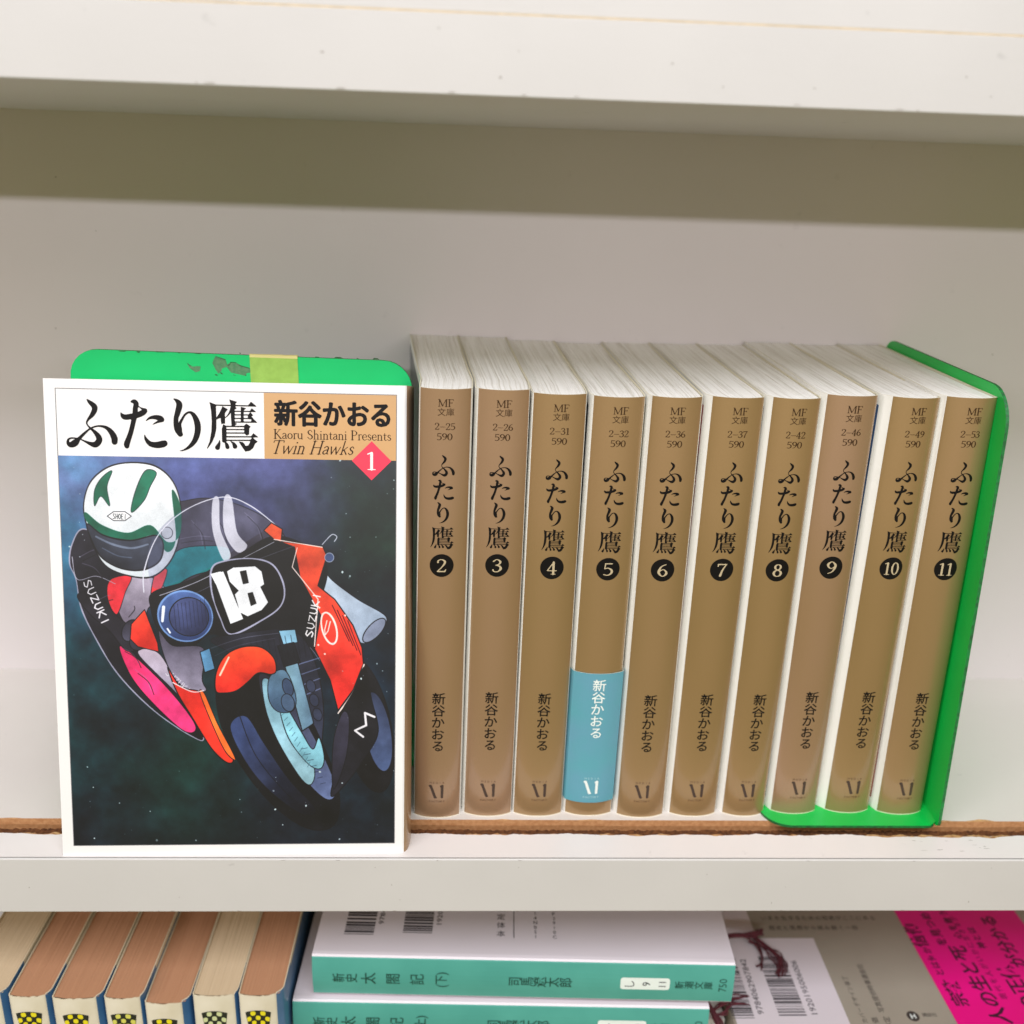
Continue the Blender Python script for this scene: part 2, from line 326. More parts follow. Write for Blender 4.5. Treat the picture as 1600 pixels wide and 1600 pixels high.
def sheet(strokes, cell, box, x0, x1, y0, y1):
    """glyph drawn on a sheet -> vertices inside the rectangle x0..x1, y0..y1 (y up)"""
    V, F = march(strokes, cell); bx0, by0, bx1, by1 = box
    return [(x0+(x-bx0)/(bx1-bx0)*(x1-x0), y1-(y-by0)/(by1-by0)*(y1-y0)) for x, y in V], [list(reversed(f)) for f in F]
BX = {'fu': (478, 652, 1128, 1262), 'ta': (62, 155, 958, 1108), 'ri': (1072, 145, 1600, 1170), 'tk': (245, 185, 1345, 1285)}
def cjk(text, size, x=0, y=0, bold=0.0, sx=1.0, rot=0, res=2, center=True):
    c = bpy.data.curves.new('t', 'FONT'); c.body = text; c.size = 1; c.resolution_u = res; c.offset = bold
    o = bpy.data.objects.new('t', c); COL.objects.link(o); bpy.context.view_layer.update()
    dg = bpy.context.evaluated_depsgraph_get(); me = bpy.data.meshes.new_from_object(o.evaluated_get(dg))
    V = [(v.co.x, v.co.y) for v in me.vertices]; F = [list(p.vertices) for p in me.polygons]
    bpy.data.objects.remove(o); bpy.data.curves.remove(c); bpy.data.meshes.remove(me)
    if center:
        cx = (min(v[0] for v in V)+max(v[0] for v in V))/2; cy = 0.38
    else: cx = cy = 0
    out = []
    for a, b in V:
        a = (a-cx)*size*sx; b = (b-cy)*size
        if rot: a, b = a*math.cos(rot)-b*math.sin(rot), a*math.sin(rot)+b*math.cos(rot)
        out.append((a+x, b+y))
    return out, F
def merge(parts):
    V, F = [], []
    for v, f in parts:
        o = len(V); V += v; F += [[i+o for i in q] for q in f]
    return V, F
def disc2(cx, cy, rx, ry, n=40, rings=5):
    V = [(cx, cy)]; F = []
    for k in range(1, rings+1):
        for i in range(n):
            a = 2*math.pi*i/n; V.append((cx+rx*k/rings*math.cos(a), cy+ry*k/rings*math.sin(a)))
    for i in range(n):
        F.append((0, 1+i, 1+(i+1) % n))
        for k in range(rings-1):
            a = 1+k*n; F.append((a+i, a+n+i, a+n+(i+1) % n, a+(i+1) % n))
    return V, F
def rect2(x0, x1, y0, y1, nx=1, ny=1):
    V = [(x0+(x1-x0)*i/nx, y0+(y1-y0)*j/ny) for j in range(ny+1) for i in range(nx+1)]
    F = [(j*(nx+1)+i, j*(nx+1)+i+1, (j+1)*(nx+1)+i+1, (j+1)*(nx+1)+i) for j in range(ny) for i in range(nx)]
    return V, F
def decal(name, vf, mp, m, parent, label=None):
    V, F = vf
    return obj(name, [mp(x, y) for x, y in V], F, m, parent, label=label)

# ------------------------------------------------------------------ shelving
YW = 120.4; X0, X1 = -650, 900
structure('back_wall', *box_vf(X0, X1, YW, YW+6, -330, 520), M_WALL)
V, F = box_vf(X0, X1, 20.0, YW-0.01, -20.4, 0)
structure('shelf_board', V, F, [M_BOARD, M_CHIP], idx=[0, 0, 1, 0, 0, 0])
# front strip of the shelf: its laminate is torn along the groove
rnd = random.Random(3)
xs = np.arange(-140, 380, 0.9); jag = []
v = 0.0
for x in xs:
    v = v*0.86+rnd.gauss(0, 0.14); jag.append(v)
def chips(x):
    d = 0.0
    for cx, w, h in ((166, 4, -0.9), (121, 3, -0.5), (250, 8, -1.3), (268, 12, -1.0), (285, 5, -1.1), (190, 5, -0.5), (-30, 6, -0.4)):
        d += h*math.exp(-((x-cx)/w)**2)
    return d
Vt, Ft, It = [], [], []
for i, x in enumerate(xs):
    j = 12.5+jag[i]+chips(x)
    k = 13.6+0.35*math.sin(x*0.7)+rnd.uniform(-0.25, 0.25)
    Vt += [(x, 1.02, 0), (x, j, 0), (x, max(j+.25, k-.5), -0.5+rnd.uniform(-.12, .12)), (x, k, -1.6), (x, k-.2, -5)]
    if i:
        a = (i-1)*5; b = i*5
        for q in range(4):
            Ft.append((a+q, b+q, b+q+1, a+q+1)); It.append([0, 1, 1, 2][q])
V, F = box_vf(X0, X1, 1.0, 12.3, -20.4, -0.35)
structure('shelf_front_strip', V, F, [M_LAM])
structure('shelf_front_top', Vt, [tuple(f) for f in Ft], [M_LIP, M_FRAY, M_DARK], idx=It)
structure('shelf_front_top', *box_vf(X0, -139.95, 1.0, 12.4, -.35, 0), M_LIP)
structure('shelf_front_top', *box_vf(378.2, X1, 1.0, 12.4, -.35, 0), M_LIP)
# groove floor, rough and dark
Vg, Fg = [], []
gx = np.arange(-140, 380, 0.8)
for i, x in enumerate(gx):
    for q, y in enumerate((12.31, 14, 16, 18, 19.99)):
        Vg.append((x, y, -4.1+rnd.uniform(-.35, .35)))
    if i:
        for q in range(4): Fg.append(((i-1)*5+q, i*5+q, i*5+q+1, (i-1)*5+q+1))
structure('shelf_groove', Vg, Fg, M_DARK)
structure('shelf_core', *box_vf(X0, X1, 12.31, 19.99, -20.3, -5.2), M_CHIP)
# small broken flakes of laminate along the far lip of the groove
for cx, w, h in ((285, 5, 1.1), (272, 3, .4), (150, 4, .3), (120, 3, .35), (60, 4, .3), (-42, 4, .3), (230, 3, .3)):
    P = [(cx-w, 20.02), (cx-w*.4, 20+h*.5), (cx, 20+h), (cx+w*.5, 20+h*.7), (cx+w, 20.02)]
    structure('laminate_chip', [(x, y, .03) for x, y in P]+[(x, 19.98, -.25) for x, y in P], [(0, 1, 2, 3, 4), (0, 4, 9, 5)], M_FRAY)
bevel(structure('shelf_edge_band', *box_vf(X0, X1, 0, 0.9, -20.45, 0.06), M_EDGE), 0.55, 3)
# upper shelf
structure('upper_shelf_board', *box_vf(X0, X1, -16.6, YW-.01, 221.35, 238), M_LAM)
bevel(structure('upper_shelf_edge', *box_vf(X0, X1, -17.3, -16.65, 221.3, 237.6), M_EDGE), 0.2)
structure('upper_shelf_seam', *box_vf(X0, X1, -17.2, -16.65, 237.65, 238.0), M_WARM)
structure('upper_fascia', *box_vf(X0, X1, -17.0, -10, 238.1, 250), M_EDGE)
rn = random.Random(17)
def flecks(name, pts, fn):
    V, F = [], []
    for x, z, a, b in pts:
        k = rn.randint(5, 7); o_ = len(V)
        for i in range(k):
            t_a = 2*math.pi*i/k; V.append(fn(x+a*math.cos(t_a)*rn.uniform(.6, 1.2), z+b*math.sin(t_a)*rn.uniform(.6, 1.2)))
        F.append(tuple(range(o_, o_+k)))
    structure(name, V, F, M_SCUFF)
M_SCUFF = mat('grey_scuff', (156, 151, 144), .7)
flecks('edge_nicks', [(rn.uniform(-60, 280), 221.62+abs(rn.gauss(0, .12)), rn.uniform(.3, 1.5), rn.uniform(.08, .2)) for _ in range(14)], lambda x, z: (x, -17.34, z))
flecks('edge_nicks', [(rn.uniform(-60, 300), rn.choice([-.35, -20.0]), rn.uniform(.3, 1.1), rn.uniform(.07, .16)) for _ in range(14)], lambda x, z: (x, -.03, z))
flecks('face_scuffs', [(rn.uniform(-60, 280), rn.uniform(223, 236), rn.uniform(.12, .5), rn.uniform(.1, .3)) for _ in range(12)], lambda x, z: (x, -17.34, z))
flecks('face_scuffs', [(rn.uniform(-60, 300), rn.uniform(-19, -2), rn.uniform(.1, .3), rn.uniform(.1, .5)) for _ in range(12)], lambda x, z: (x, -.03, z))
flecks('top_scuffs', [(rn.uniform(255, 280), rn.uniform(3, 10), rn.uniform(.3, 1.4), rn.uniform(.06, .15)) for _ in range(12)], lambda x, y: (x, y, .03))
flecks('wall_scuffs', [(rn.uniform(-60, 320), rn.uniform(20, 215), rn.uniform(.15, .5), rn.uniform(.1, .4)) for _ in range(16)], lambda x, z: (x, YW-.03, z))
# lower shelf and the risers that carry the lying books
structure('lower_shelf_board', *box_vf(X0, X1, -10, YW-.01, -228, -209), M_LAM)
structure('display_riser', *box_vf(47, 206, 22, YW-.02, -208.99, -90.1), M_LAM)
structure('display_riser', *box_vf(207, 420, 22, YW-.02, -208.99, -103.1), M_LAM)

# ------------------------------------------------------------------ books
def lerp(a, b, t): return a+(b-a)*t
def side_pts(a, b, bl, br, D, bulge, gl, gr):
    """outline of a standing book seen from above, from the left fore edge round the spine to the right one"""
    la = a-gl; rb = b+gr
    L = [(bl, D), (lerp(la, bl, .62), D*.66), (lerp(la, bl, .28), D*.36), (la-.1, 15), (la, bulge+2.9), (lerp(a, la, .62), bulge+1.6), (a-.22, bulge+.4)]
    n = 14
    C = []
    for i in range(n+1):
        u = -1+2*i/n; C.append((lerp(a, b, i/n), bulge*abs(u)**2.3))
    R = [(b+.16, bulge+.35), (lerp(b, rb, .7), bulge+1.5), (rb, bulge+3.0), (rb+.05, 15), (lerp(rb, br, .28), D*.36), (lerp(rb, br, .62), D*.66), (br, D)]
    return L, C, R
def standing_book(root, sp_b, sp_t, back, D, H, gl, gr, bulge, mats, pages, seed, n=64, white=1, ragged=0.0, drop=.32):
    """sp_b, sp_t: spine edges at foot and head; mats: [spine, side, side art, card edge]"""
    th = 0.32
    rr = random.Random(seed)
    lo = side_pts(*sp_b, *back, D, bulge, gl, gr); hi = side_pts(*sp_t, *back, D, bulge, gl, gr)
    nl, nc, nr = len(lo[0]), len(lo[1]), len(lo[2])
    o_lo = lo[0]+lo[1]+lo[2]; o_hi = hi[0]+hi[1]+hi[2]; N = len(o_lo)
    def inner(P):
        out = []
        for i, (x, y) in enumerate(P):
            dx = th if i < nl else (-th if i >= nl+nc else 0)
            dy = th if nl-2 <= i < nl+nc+2 else 0
            if i == nl: dx = th*.5
            if i == nl+nc-1: dx = -th*.5
            out.append((x+dx, y+dy))
        return out
    i_lo, i_hi = inner(o_lo), inner(o_hi)
    zr = [0, .28/H, 3.4/H, .2, .4, .6, .8, 1-(3.4 if white else 2.0)/H, 1]; nz = 8; V, F, I, SM = [], [], [], []
    zt = [H-ragged*rr.random()*(nl <= i < nl+nc) for i in range(N)]
    # gentle waviness of the jacket up the spine
    for k in range(nz+1):
        for i in range(N):
            t = zr[k]; V.append((lerp(o_lo[i][0], o_hi[i][0], t), lerp(o_lo[i][1], o_hi[i][1], t), zt[i]*t if k == nz else H*t))
    for k in range(nz):
        for i in range(N-1):
            F.append((k*N+i, k*N+i+1, (k+1)*N+i+1, (k+1)*N+i))
            I.append((3 if k == 0 else 0) if nl <= i < nl+nc-1 else ((1 if white else 3) if (k in (0, nz-1) or (k == 1 and white)) and (white or i < nl-2 or i > nl+nc+2) else (2 if i < nl-3 else (2 if i >= nl+nc+3 and white else 1))))
            SM.append(True)
    b = len(V)
    for i in range(N): V.append((i_lo[i][0], i_lo[i][1], 0))
    for i in range(N): V.append((i_hi[i][0], i_hi[i][1], zt[i]))
    for i in range(N-1): F.append((b+i+1, b+i, b+N+i, b+N+i+1)); I.append(3); SM.append(False)
    b2 = len(V)
    for i in range(N): V += [(o_hi[i][0], o_hi[i][1], zt[i]), (i_hi[i][0], i_hi[i][1], zt[i])]
    for i in range(N-1): F.append((b2+2*i, b2+2*i+2, b2+2*i+3, b2+2*i+1)); I.append(3); SM.append(False)
    b3 = len(V)
    for i in range(N): V += [(o_lo[i][0], o_lo[i][1], 0), (i_lo[i][0], i_lo[i][1], 0)]
    for i in range(N-1): F.append((b3+2*i+1, b3+2*i+3, b3+2*i+2, b3+2*i)); I.append(3); SM.append(False)
    jk = obj('dust_jacket', V, F, mats, root, idx=I)
    jk.data.polygons.foreach_set('use_smooth', SM)
    # page block with slightly uneven leaves
    Lh = [p for p in i_hi[:nl]]; Rh = [p for p in i_hi[nl+nc:]][::-1]
    def xat(P, y):
        P = sorted(P, key=lambda p: p[1])
        if y <= P[0][1]: return P[0][0]
        for p, q in zip(P[:-1], P[1:]):
            if p[1] <= y <= q[1]: return lerp(p[0], q[0], (y-p[1])/(q[1]-p[1]+1e-9))
        return P[-1][0]
    ys = [0, 1.5, 4, 8, 15, 26, 38, 52, 68, 84, D]
    V, F, LF = [], [], []; jit = []
    w = 0
    for i in range(n+1):
        w = w*.8+rr.gauss(0, .05); jit.append(max(-.35, min(.2, w+rr.uniform(-.08, .08))))
    jit[0] = jit[-1] = -.15
    wob = [rr.uniform(-.12, .12) for _ in range(n+1)]
    for q, y in enumerate(ys):
        for i in range(n+1):
            u = i/n; yy = y
            if q == 0: yy = bulge*abs(2*u-1)**2.3+th+.15
            elif y < 4: yy = max(y, bulge*abs(2*u-1)**2.3+th+.2)
            xl, xr = xat(Lh, max(yy, 2.6))+.05, xat(Rh, max(yy, 2.6))-.05
            x = lerp(xl, xr, u)+wob[i]*(0 < i < n)*min(1, yy/20)
            fade = min(1, yy/14)
            V.append((x, yy, H-drop+jit[i]*(.35+.65*fade)-.25*math.sin(math.pi*min(1, yy/D))))
            LF.append((u*17*1.5+seed*13.7, yy*.018+.03*math.sin(yy*.05), seed*3.1))
    W = n+1
    for q in range(len(ys)-1):
        for i in range(n): F.append((q*W+i, q*W+i+1, (q+1)*W+i+1, (q+1)*W+i))
    b = len(V)
    for k in range(len(V)):
        pass
    # fore edge and foot
    q = len(ys)-1
    for i in range(W):
        V.append((V[q*W+i][0], D-.01, .4)); LF.append((LF[q*W+i][0], 5, 0))
    for i in range(n): F.append((q*W+i, q*W+i+1, b+i+1, b+i))
    obj('page_block', V, F, pages, root, leaf=LF)
    def mp(x, z, off=0.07):
        t = z/H; a = lerp(sp_b[0], sp_t[0], t); c = lerp(sp_b[1], sp_t[1], t); w_ = (c-a)/2
        u = max(-1, min(1, x/w_))
        return ((a+c)/2+x, bulge*abs(u)**2.3-off, z)
    return mp

g_title = merge([sheet(FU, 16, BX['fu'], -3.5, 3.3, 120.2, 126.9), sheet(TA, 22, BX['ta'], -3.1, 3.2, 112.9, 119.3),
                 sheet(RI, 24, BX['ri'], -1.9, 1.8, 105.5, 112.2), sheet(TK, 16, BX['tk'], -3.7, 3.5, 97.1, 104.6)])
g_auth = merge([cjk(ch, 4.5, 0, 47.8-2.2-i*4.4, bold=0.009) for i, ch in enumerate('新谷かおる')])
g_head = merge([serif('MF', 2.15, 0, 141.3, width=4.7), cjk('文庫', 2.5, 0, 139.7, bold=-0.004)])
def logo(cx):
    st = [('l', [(-2.3, 12.6, .42), (-2.05, 12.6, .45), (-.55, 8.2, .45), (-.15, 8.1, .25)]), ('l', [(1.35, 12.4, .35), (1.75, 12.6, .48), (1.75, 8.2, .42)])]
    return march(st, 0.14)
g_logo = logo(0)
g_media = serif('', 1) if False else merge([cjk(ch, 1.05, -2.1+i*1.05, 13.9) for i, ch in enumerate('MEDIA')]+[cjk(ch, 1.05, -2.3+i*.78, 6.6) for i, ch in enumerate('FACTORY')])

def sc(vf, k, dx=0, dz=0): return [(x+dx, z*k+dz) for x, z in vf[0]], vf[1]
# spine edges (foot, head), height, front y, of the ten volumes; vol 9..11 stand on the bookend's foot plate
VOL = [(2, 90.4, 105.5, 92.3, 107.0, 146.4, 20.9, 0, '2-25', 0), (3, 107.2, 123.0, 109.1, 123.9, 146.3, 21.8, 0, '2-26', 0),
       (4, 124.0, 140.2, 125.2, 140.6, 145.4, 21.9, 0, '2-31', 2), (5, 141.6, 157.3, 142.9, 157.9, 144.9, 22.3, 0, '2-32', 2),
       (6, 159.3, 175.0, 159.9, 174.6, 145.4, 21.4, 0, '2-36', 2), (7, 177.6, 193.3, 177.9, 193.2, 145.6, 22.1, 0, '2-37', 1),
       (8, 196.0, 210.2, 196.0, 210.2, 145.7, 22.3, 0, '2-42', 1), (9, 212.9, 228.3, 212.1, 227.2, 145.9, 22.4, 1, '2-46', 0),
       (10, 232.1, 247.2, 232.1, 246.5, 145.6, 23.0, 1, '2-49', 1), (11, 250.1, 265.6, 248.0, 263.3, 146.2, 22.2, 1, '2-53', 2)]
M_ART = {}
def art_mat(nm, a, b):
    return mat(nm, a, 0.4, rgb2=b, nscale=60, coat=.3)
M_A0 = art_mat('printed_cover_dark', (40, 52, 60), (60, 70, 84))
M_A1 = art_mat('printed_cover_red', (176, 52, 44), (60, 40, 60))
M_A2 = art_mat('printed_cover_blue', (48, 84, 128), (30, 60, 90))
M_A3 = art_mat('printed_cover_sand', (198, 190, 160), (120, 116, 90))
side_art = {2: M_A0, 3: M_A0, 4: M_A0, 5: M_A0, 6: M_A3, 7: M_A1, 8: M_A0, 9: M_A0, 10: M_A2, 11: M_A1}
note = {2: 'first of the bronze spines, right beside the motorcycle cover', 3: 'bronze paperback spine with number 3 in a black disc, between 2 and 4',
        4: 'bronze paperback spine numbered 4 in a black disc, just left of the teal-banded one',
        5: 'bronze paperback spine numbered 5 with a teal paper band round its lower part',
        6: 'bronze paperback spine numbered 6 in a black disc, just right of the teal-banded one',
        7: 'bronze paperback spine with number 7 in a black disc and code 2-37',
        8: 'bronze paperback spine with number 8 in a black disc, left of the green base plate',
        9: 'pinkish bronze paperback spine numbered 9, standing on the left end of the green base plate',
        10: 'bronze paperback spine with number 10, gap with blue cover beside it on its left',
        11: 'bronze paperback spine with number 11, against the green upright of the bookend'}
for k, (num, a0, b0, a1, b1, H, y0, z0, code, sm) in enumerate(VOL):
    cx = (a0+b0)/2
    gap_l = (a0+a1)/2-(VOL[k-1][2]+VOL[k-1][4])/2 if k else 1.0
    gap_r = (VOL[k+1][1]+VOL[k+1][3])/2-(b0+b1)/2 if k < 9 else 1.6
    root = thing('paperback_book', note[num], 'book', (cx, y0, z0), group='bronze numbered paperbacks in the row')
    bl = 83.2+18.5*k+.1-cx; br = 83.2+18.5*(k+1)-.1-cx
    D = 120.2-y0-(.3 if k % 2 else .0)
    if k == 9: br = 266.5-cx
    mp = standing_book(root, (a0-cx, b0-cx), (a1-cx, b1-cx), (bl, br), D, H, min(gap_l*.60, 3.0) if k else .5, min(gap_r*.28, .9), 2.1,
                       [M_SP[sm], M_SIDE, side_art[num], M_RIM], M_PAGES, num)
    kz = H/146.4; dx = (.35 if num > 6 else 0)+(.3 if num in (4, 5) else 0)
    decal('spine_title', sc(g_title, kz, dx), mp, M_INK, root)
    decal('series_mark', merge([sc(g_head, kz, dx+.2), sc(merge([serif(code, 2.05, 0, 134.4, width=6.0), serif('590', 2.1, 0, 131.3, width=4.7)]), kz, dx)]), mp, M_INKB, root)
    decal('number_badge', disc2(dx-.1, 91.8*kz, 3.65, 3.75), mp, M_INK, root)
    s = str(num)
    decal('badge_number', serif(s, 4.3, dx-.1, 91.8*kz-2.15, width=3.2 if len(s) == 1 else 5.0, cell=.03), lambda x, z: mp(x, z, .11), M_NUM, root)
    if num != 5:
        decal('author_name', sc(g_auth, kz, dx-.1), mp, M_INK, root)
        decal('publisher_logo', sc(g_logo, kz, dx-.1), mp, M_LOGO, root)
        decal('publisher_name', sc(g_media, kz, dx-.1), mp, M_FAINT, root)
    else:
        # paper band: a sleeve 0.3 mm proud of the jacket
        zb, zt = 5.6, 54.6
        V, F = [], []
        NB = 24; P = []
        w_ = 7.95
        for i in range(NB+1):
            u = -1+2*i/NB; P.append((u*w_, 2.1*abs(u)**2.3-.28, abs(u)))
        P = [(-w_-1.1, 22, 1), (-w_-1.05, 5.2, 1), (-w_-.55, 3.2, 1), (-w_-.22, 2.35, 1)]+P+[(w_+.2, 2.3, 1), (w_+.42, 3.6, 1), (w_+.45, 22, 1)]
        for z in (zb, (zb+zt)/2, zt):
            t = z/H; c = (lerp(a0, a1, t)+lerp(b0, b1, t))/2-cx
            for x, y, q in P: V.append((x+c, y, z))
        n = len(P)
        for q in range(2):
            for i in range(n-1): F.append((q*n+i, q*n+i+1, (q+1)*n+i+1, (q+1)*n+i))
        bd = obj('paper_band', V, F, [M_BAND, M_RIM], root)
        so = bd.modifiers.new('thick', 'SOLIDIFY'); so.thickness = .16*S; so.offset = 1; so.material_offset_rim = 1
        mb = lambda x, z: mp(x, z, .52)
        decal('band_author_name', ([(x*1.02, (z-47.8)*1.0+52.6) for x, z in sc(g_auth, 1, .3)[0]], g_auth[1]), mb, M_WHINK, bd)
        decal('band_logo', sc(g_logo, 1, .2, 1.3), mb, M_WHINK, bd)
        decal('band_publisher_name', sc(g_media, 1, .2, 1.3), mb, mat('pale_teal_ink', (170, 212, 214), .5), bd)

# ------------------------------------------------------------------ volume one, standing cover forward and leaning back
LN = 0.2053; sL, cL = math.sin(LN), math.cos(LN)
root = thing('paperback_book', 'front-facing paperback with a motorcycle racer on its cover, leaning on a green bookend', 'book', (-17.57, 1.6, 0), (0, 0, .016))
def cov(x, h, off=.06):  # a point of the front cover, off mm in front of it
    return (x, h*sL-off, h*cL)
H1 = 147.6; TH = 16.2
def ring1(h, inset=0.0):
    # outline from above: front left, front right, rounded spine, back right, back left
    P = [(0+inset, inset)]
    n = 26
    for i in range(1, n): P.append((lerp(0, 105.2, i/n), inset))
    P += [(105.2-inset, inset), (105.75-inset, .25+inset)]
    for i in range(1, 10):
        a = -math.pi/2+math.pi*i/10; P.append((105.75+1.9*math.cos(a)-inset, TH/2+(TH/2-.4)*math.sin(a)))
    P += [(105.6-inset, TH-inset), (0+inset, TH-inset)]
    return [(x, y+h*sL, h*cL-(.23*y if h > 1 else 0)) for x, y in P]
lo, hi = ring1(0), ring1(H1); N = len(lo); ilo, ihi = ring1(.3, .35), ring1(H1, .35)
V = lo+hi; F = []; I = []; SM = []
for i in range(N-1):
    F.append((i, i+1, N+i+1, N+i)); brown = 27 <= i <= N-3; I.append(1 if brown else 0); SM.append(brown)
b = len(V); V += lo+ilo; 
for i in range(N-1): F.append((b+i+1, b+i, b+N+i, b+N+i+1)); I.append(2); SM.append(False)
b = len(V); V += hi+ihi
for i in range(N-1): F.append((b+i, b+i+1, b+N+i+1, b+N+i)); I.append(2); SM.append(False)
jk = obj('dust_jacket', V, F, [M_PAPER, M_SP[0], M_RIM], root, idx=I); jk.data.polygons.foreach_set('use_smooth', SM)
V, F = [], []
n = 30
for h, dz in ((.2, 0), (H1, -.6)):
    for i in range(n+1):
        for x in (1.0, 104.4):
            V.append((x, lerp(.5, TH-.5, i/n)+h*sL, h*cL+dz+(0 if h < 1 else random.uniform(-.15, .1)-.23*lerp(.5, TH-.5, i/n))))
for i in range(n):
    a = 2*i; F.append((a, a+2, a+3, a+1)); c = 2*(n+1)+2*i; F.append((c, c+1, c+3, c+2)); F.append((a, c, c+2, a+2)); F.append((a+1, a+3, c+3, c+1))
LF = [(v[1]*.95+v[2]*.0, v[0]*.018, 4.4) for v in V]
obj('page_block', V, F, M_PAGES, root, leaf=LF)
# printed frame and panels
def frame_line(x0, x1, y0, y1, w):
    parts = [rect2(x0, x1, y1-w, y1), rect2(x0, x1, y0, y0+w), rect2(x0, x0+w, y0+w, y1-w), rect2(x1-w, x1, y0+w, y1-w)]
    return merge(parts)
decal('printed_frame', frame_line(3.3, 102.9, 3.2, 144.9, .22), lambda x, h: cov(x, h, .05), M_GREY, root)
decal('author_panel', rect2(63.6, 102.68, 125.1, 144.66), lambda x, h: cov(x, h, .06), M_TAN, root)
PX = lambda px: 3.7+(px-87.5)/5.375
PYm = lambda px, py: 144.6-(py-606.3-.0262*(px-87.5))/5.28
def place(strokes, cell, fx, fy):
    V, F = march(strokes, cell)
    out = []
    for x, y in V:
        px, py = fx(x), fy(y); out.append((PX(px), PYm(px, py)))
    return out, [list(reversed(f)) for f in F]
ttl = merge([place(FU, 11, lambda x: x/8+40, lambda y: y/8+540), place(TA, 16, lambda x: x/12.3077+180, lambda y: y/12.3077+610),
             place(RI, 16, lambda x: x/12.3077+180, lambda y: y/12.3077+610), place(TK, 11, lambda x: x/13.333+300, lambda y: y/13.333+610)])
decal('cover_title', ttl, lambda x, h: cov(x, h, .1), M_INK, root)
def fit(vf, x0, x1, y0, y1):
    xs = [v[0] for v in vf[0]]; ys = [v[1] for v in vf[0]]
    a, b, c, d = min(xs), max(xs), min(ys), max(ys)
    return [(lerp(x0, x1, (x-a)/(b-a)), lerp(y0, y1, (y-c)/(d-c))) for x, y in vf[0]], vf[1]
an = fit(cjk('新谷かおる', 8, res=3), 66.8, 100.7, 135.1, 142.5); V, F = [], []
for k_, (dx, dy) in enumerate([(0, 0), (.3, 0), (-.3, 0), (0, .24), (0, -.24), (.22, .18), (-.22, .18), (.22, -.18), (-.22, -.18)]):
    o_ = len(V); V += [cov(x+dx, y+dy, .09+.004*k_) for x, y in an[0]]; F += [[i+o_ for i in f] for f in an[1]]
obj('cover_author_name', V, F, M_INK, root)
decal('cover_author_latin', fit(serif('Kaoru Shintani Presents', 3.1), 66.3, 101.2, 131.0, 134.1), lambda x, h: cov(x, h, .1), M_INKB, root)
decal('cover_title_latin', fit(serif('Twin Hawks', 3.8, shear=.28), 66.2, 90.2, 126.5, 130.9), lambda x, h: cov(x, h, .1), M_INKB, root)
# ---- the printed picture: a generic racing motorcycle and rider, rasterised from outlines into one flat print
AX0, AX1, AY0, AY1 = 3.5, 102.7, 3.42, 125.1
AW, AH = 900, 1104
def homog(src, dst):
    A, B = [], []
    for (x, y), (u, v) in zip(src, dst):
        A.append([x, y, 1, 0, 0, 0, -u*x, -u*y]); B.append(u); A.append([0, 0, 0, x, y, 1, -v*x, -v*y]); B.append(v)
    h = np.linalg.solve(np.array(A, float), np.array(B, float)); return np.append(h, 1).reshape(3, 3)
HM = homog([(91, 711), (621, 720), (113, 1322), (614, 1312)], [(0, 0), (AW, 0), (0, AH), (AW, AH)])
def tr(p):
    q = HM @ np.array([p[0], p[1], 1.0]); return (q[0]/q[2], q[1]/q[2])
rs = np.random.RandomState(11)
def vnoise(sx, sy, octaves=4):
    out = np.zeros((AH, AW)); amp = 1; tot = 0
    for o in range(octaves):
        gx, gy = int(sx*2**o)+2, int(sy*2**o)+2
        g = rs.rand(gy+1, gx+1)
        X = np.linspace(0, gx-1e-6, AW); Y = np.linspace(0, gy-1e-6, AH)
        xi, yi = X.astype(int), Y.astype(int); fx, fy = X-xi, Y-yi; fx = fx*fx*(3-2*fx); fy = fy*fy*(3-2*fy)
        a = g[np.ix_(yi, xi)]; b = g[np.ix_(yi, xi+1)]; c = g[np.ix_(yi+1, xi)]; d = g[np.ix_(yi+1, xi+1)]
        out += amp*((a*(1-fx)+b*fx)*(1-fy)[:, None]+(c*(1-fx)+d*fx)*fy[:, None]); tot += amp; amp *= .55
    return out/tot
IMG = np.zeros((AH, AW, 3))
YY, XX = np.mgrid[0:AH, 0:AW]; un, vn = XX/AW, YY/AH
n1, n2, n3 = vnoise(3, 4, 5), vnoise(4, 3, 5), vnoise(9, 11, 4)
def col(c): return np.array(c, float)
def wash(m, c):
    global IMG
    m = np.clip(m, 0, 1)[..., None]; IMG = IMG*(1-m)+col(c)*m
wash(np.ones((AH, AW)), (26, 38, 52))
wash((1-vn*1.9-un*.75)*1.5+(n1-.5)*1.6, (104, 116, 170))
wash((.45-np.hypot(un, vn-.02)*1.5)*1.8+(n2-.5)*.8, (146, 166, 212))
wash((.42-np.hypot(un*1.2, vn-.27)*1.2)*1.6+(n3-.5)*.7, (58, 138, 160))
wash((.5-np.abs(vn-.56)*1.8-un*.6)*1.0+(n1-.5)*1.1, (24, 92, 96))
wash((un-.55)*1.6-(vn-.05)*.6+(n2-.5)*1.4, (30, 44, 42))
wash((.22-np.hypot(un-.93, vn-.16))*3+(n3-.5)*.6, (34, 74, 50))
wash((.28-np.hypot(un-.6, vn-.14))*1.6+(n1-.5)*.8, (86, 86, 128))
wash((.3-np.hypot(un-.95, vn-.6))*2+(n3-.5)*.6, (26, 56, 82))
wash((.42-np.abs(vn-.72)*1.4-un*.3)*1.2+(n3-.5)*1.0, (22, 66, 70))
wash((.22-np.hypot(un-.36, vn-.74))*3.2+(n1-.5)*.7, (24, 76, 66))
wash((.28-np.hypot(un-.35, vn-.97))*2.4+(n2-.5)*.8, (26, 72, 64))
wash((vn-.82)*2.4*(un > -1)+(n2-.62)*1.3, (28, 30, 44))
IMG += ((n3-.5)*16)[..., None]
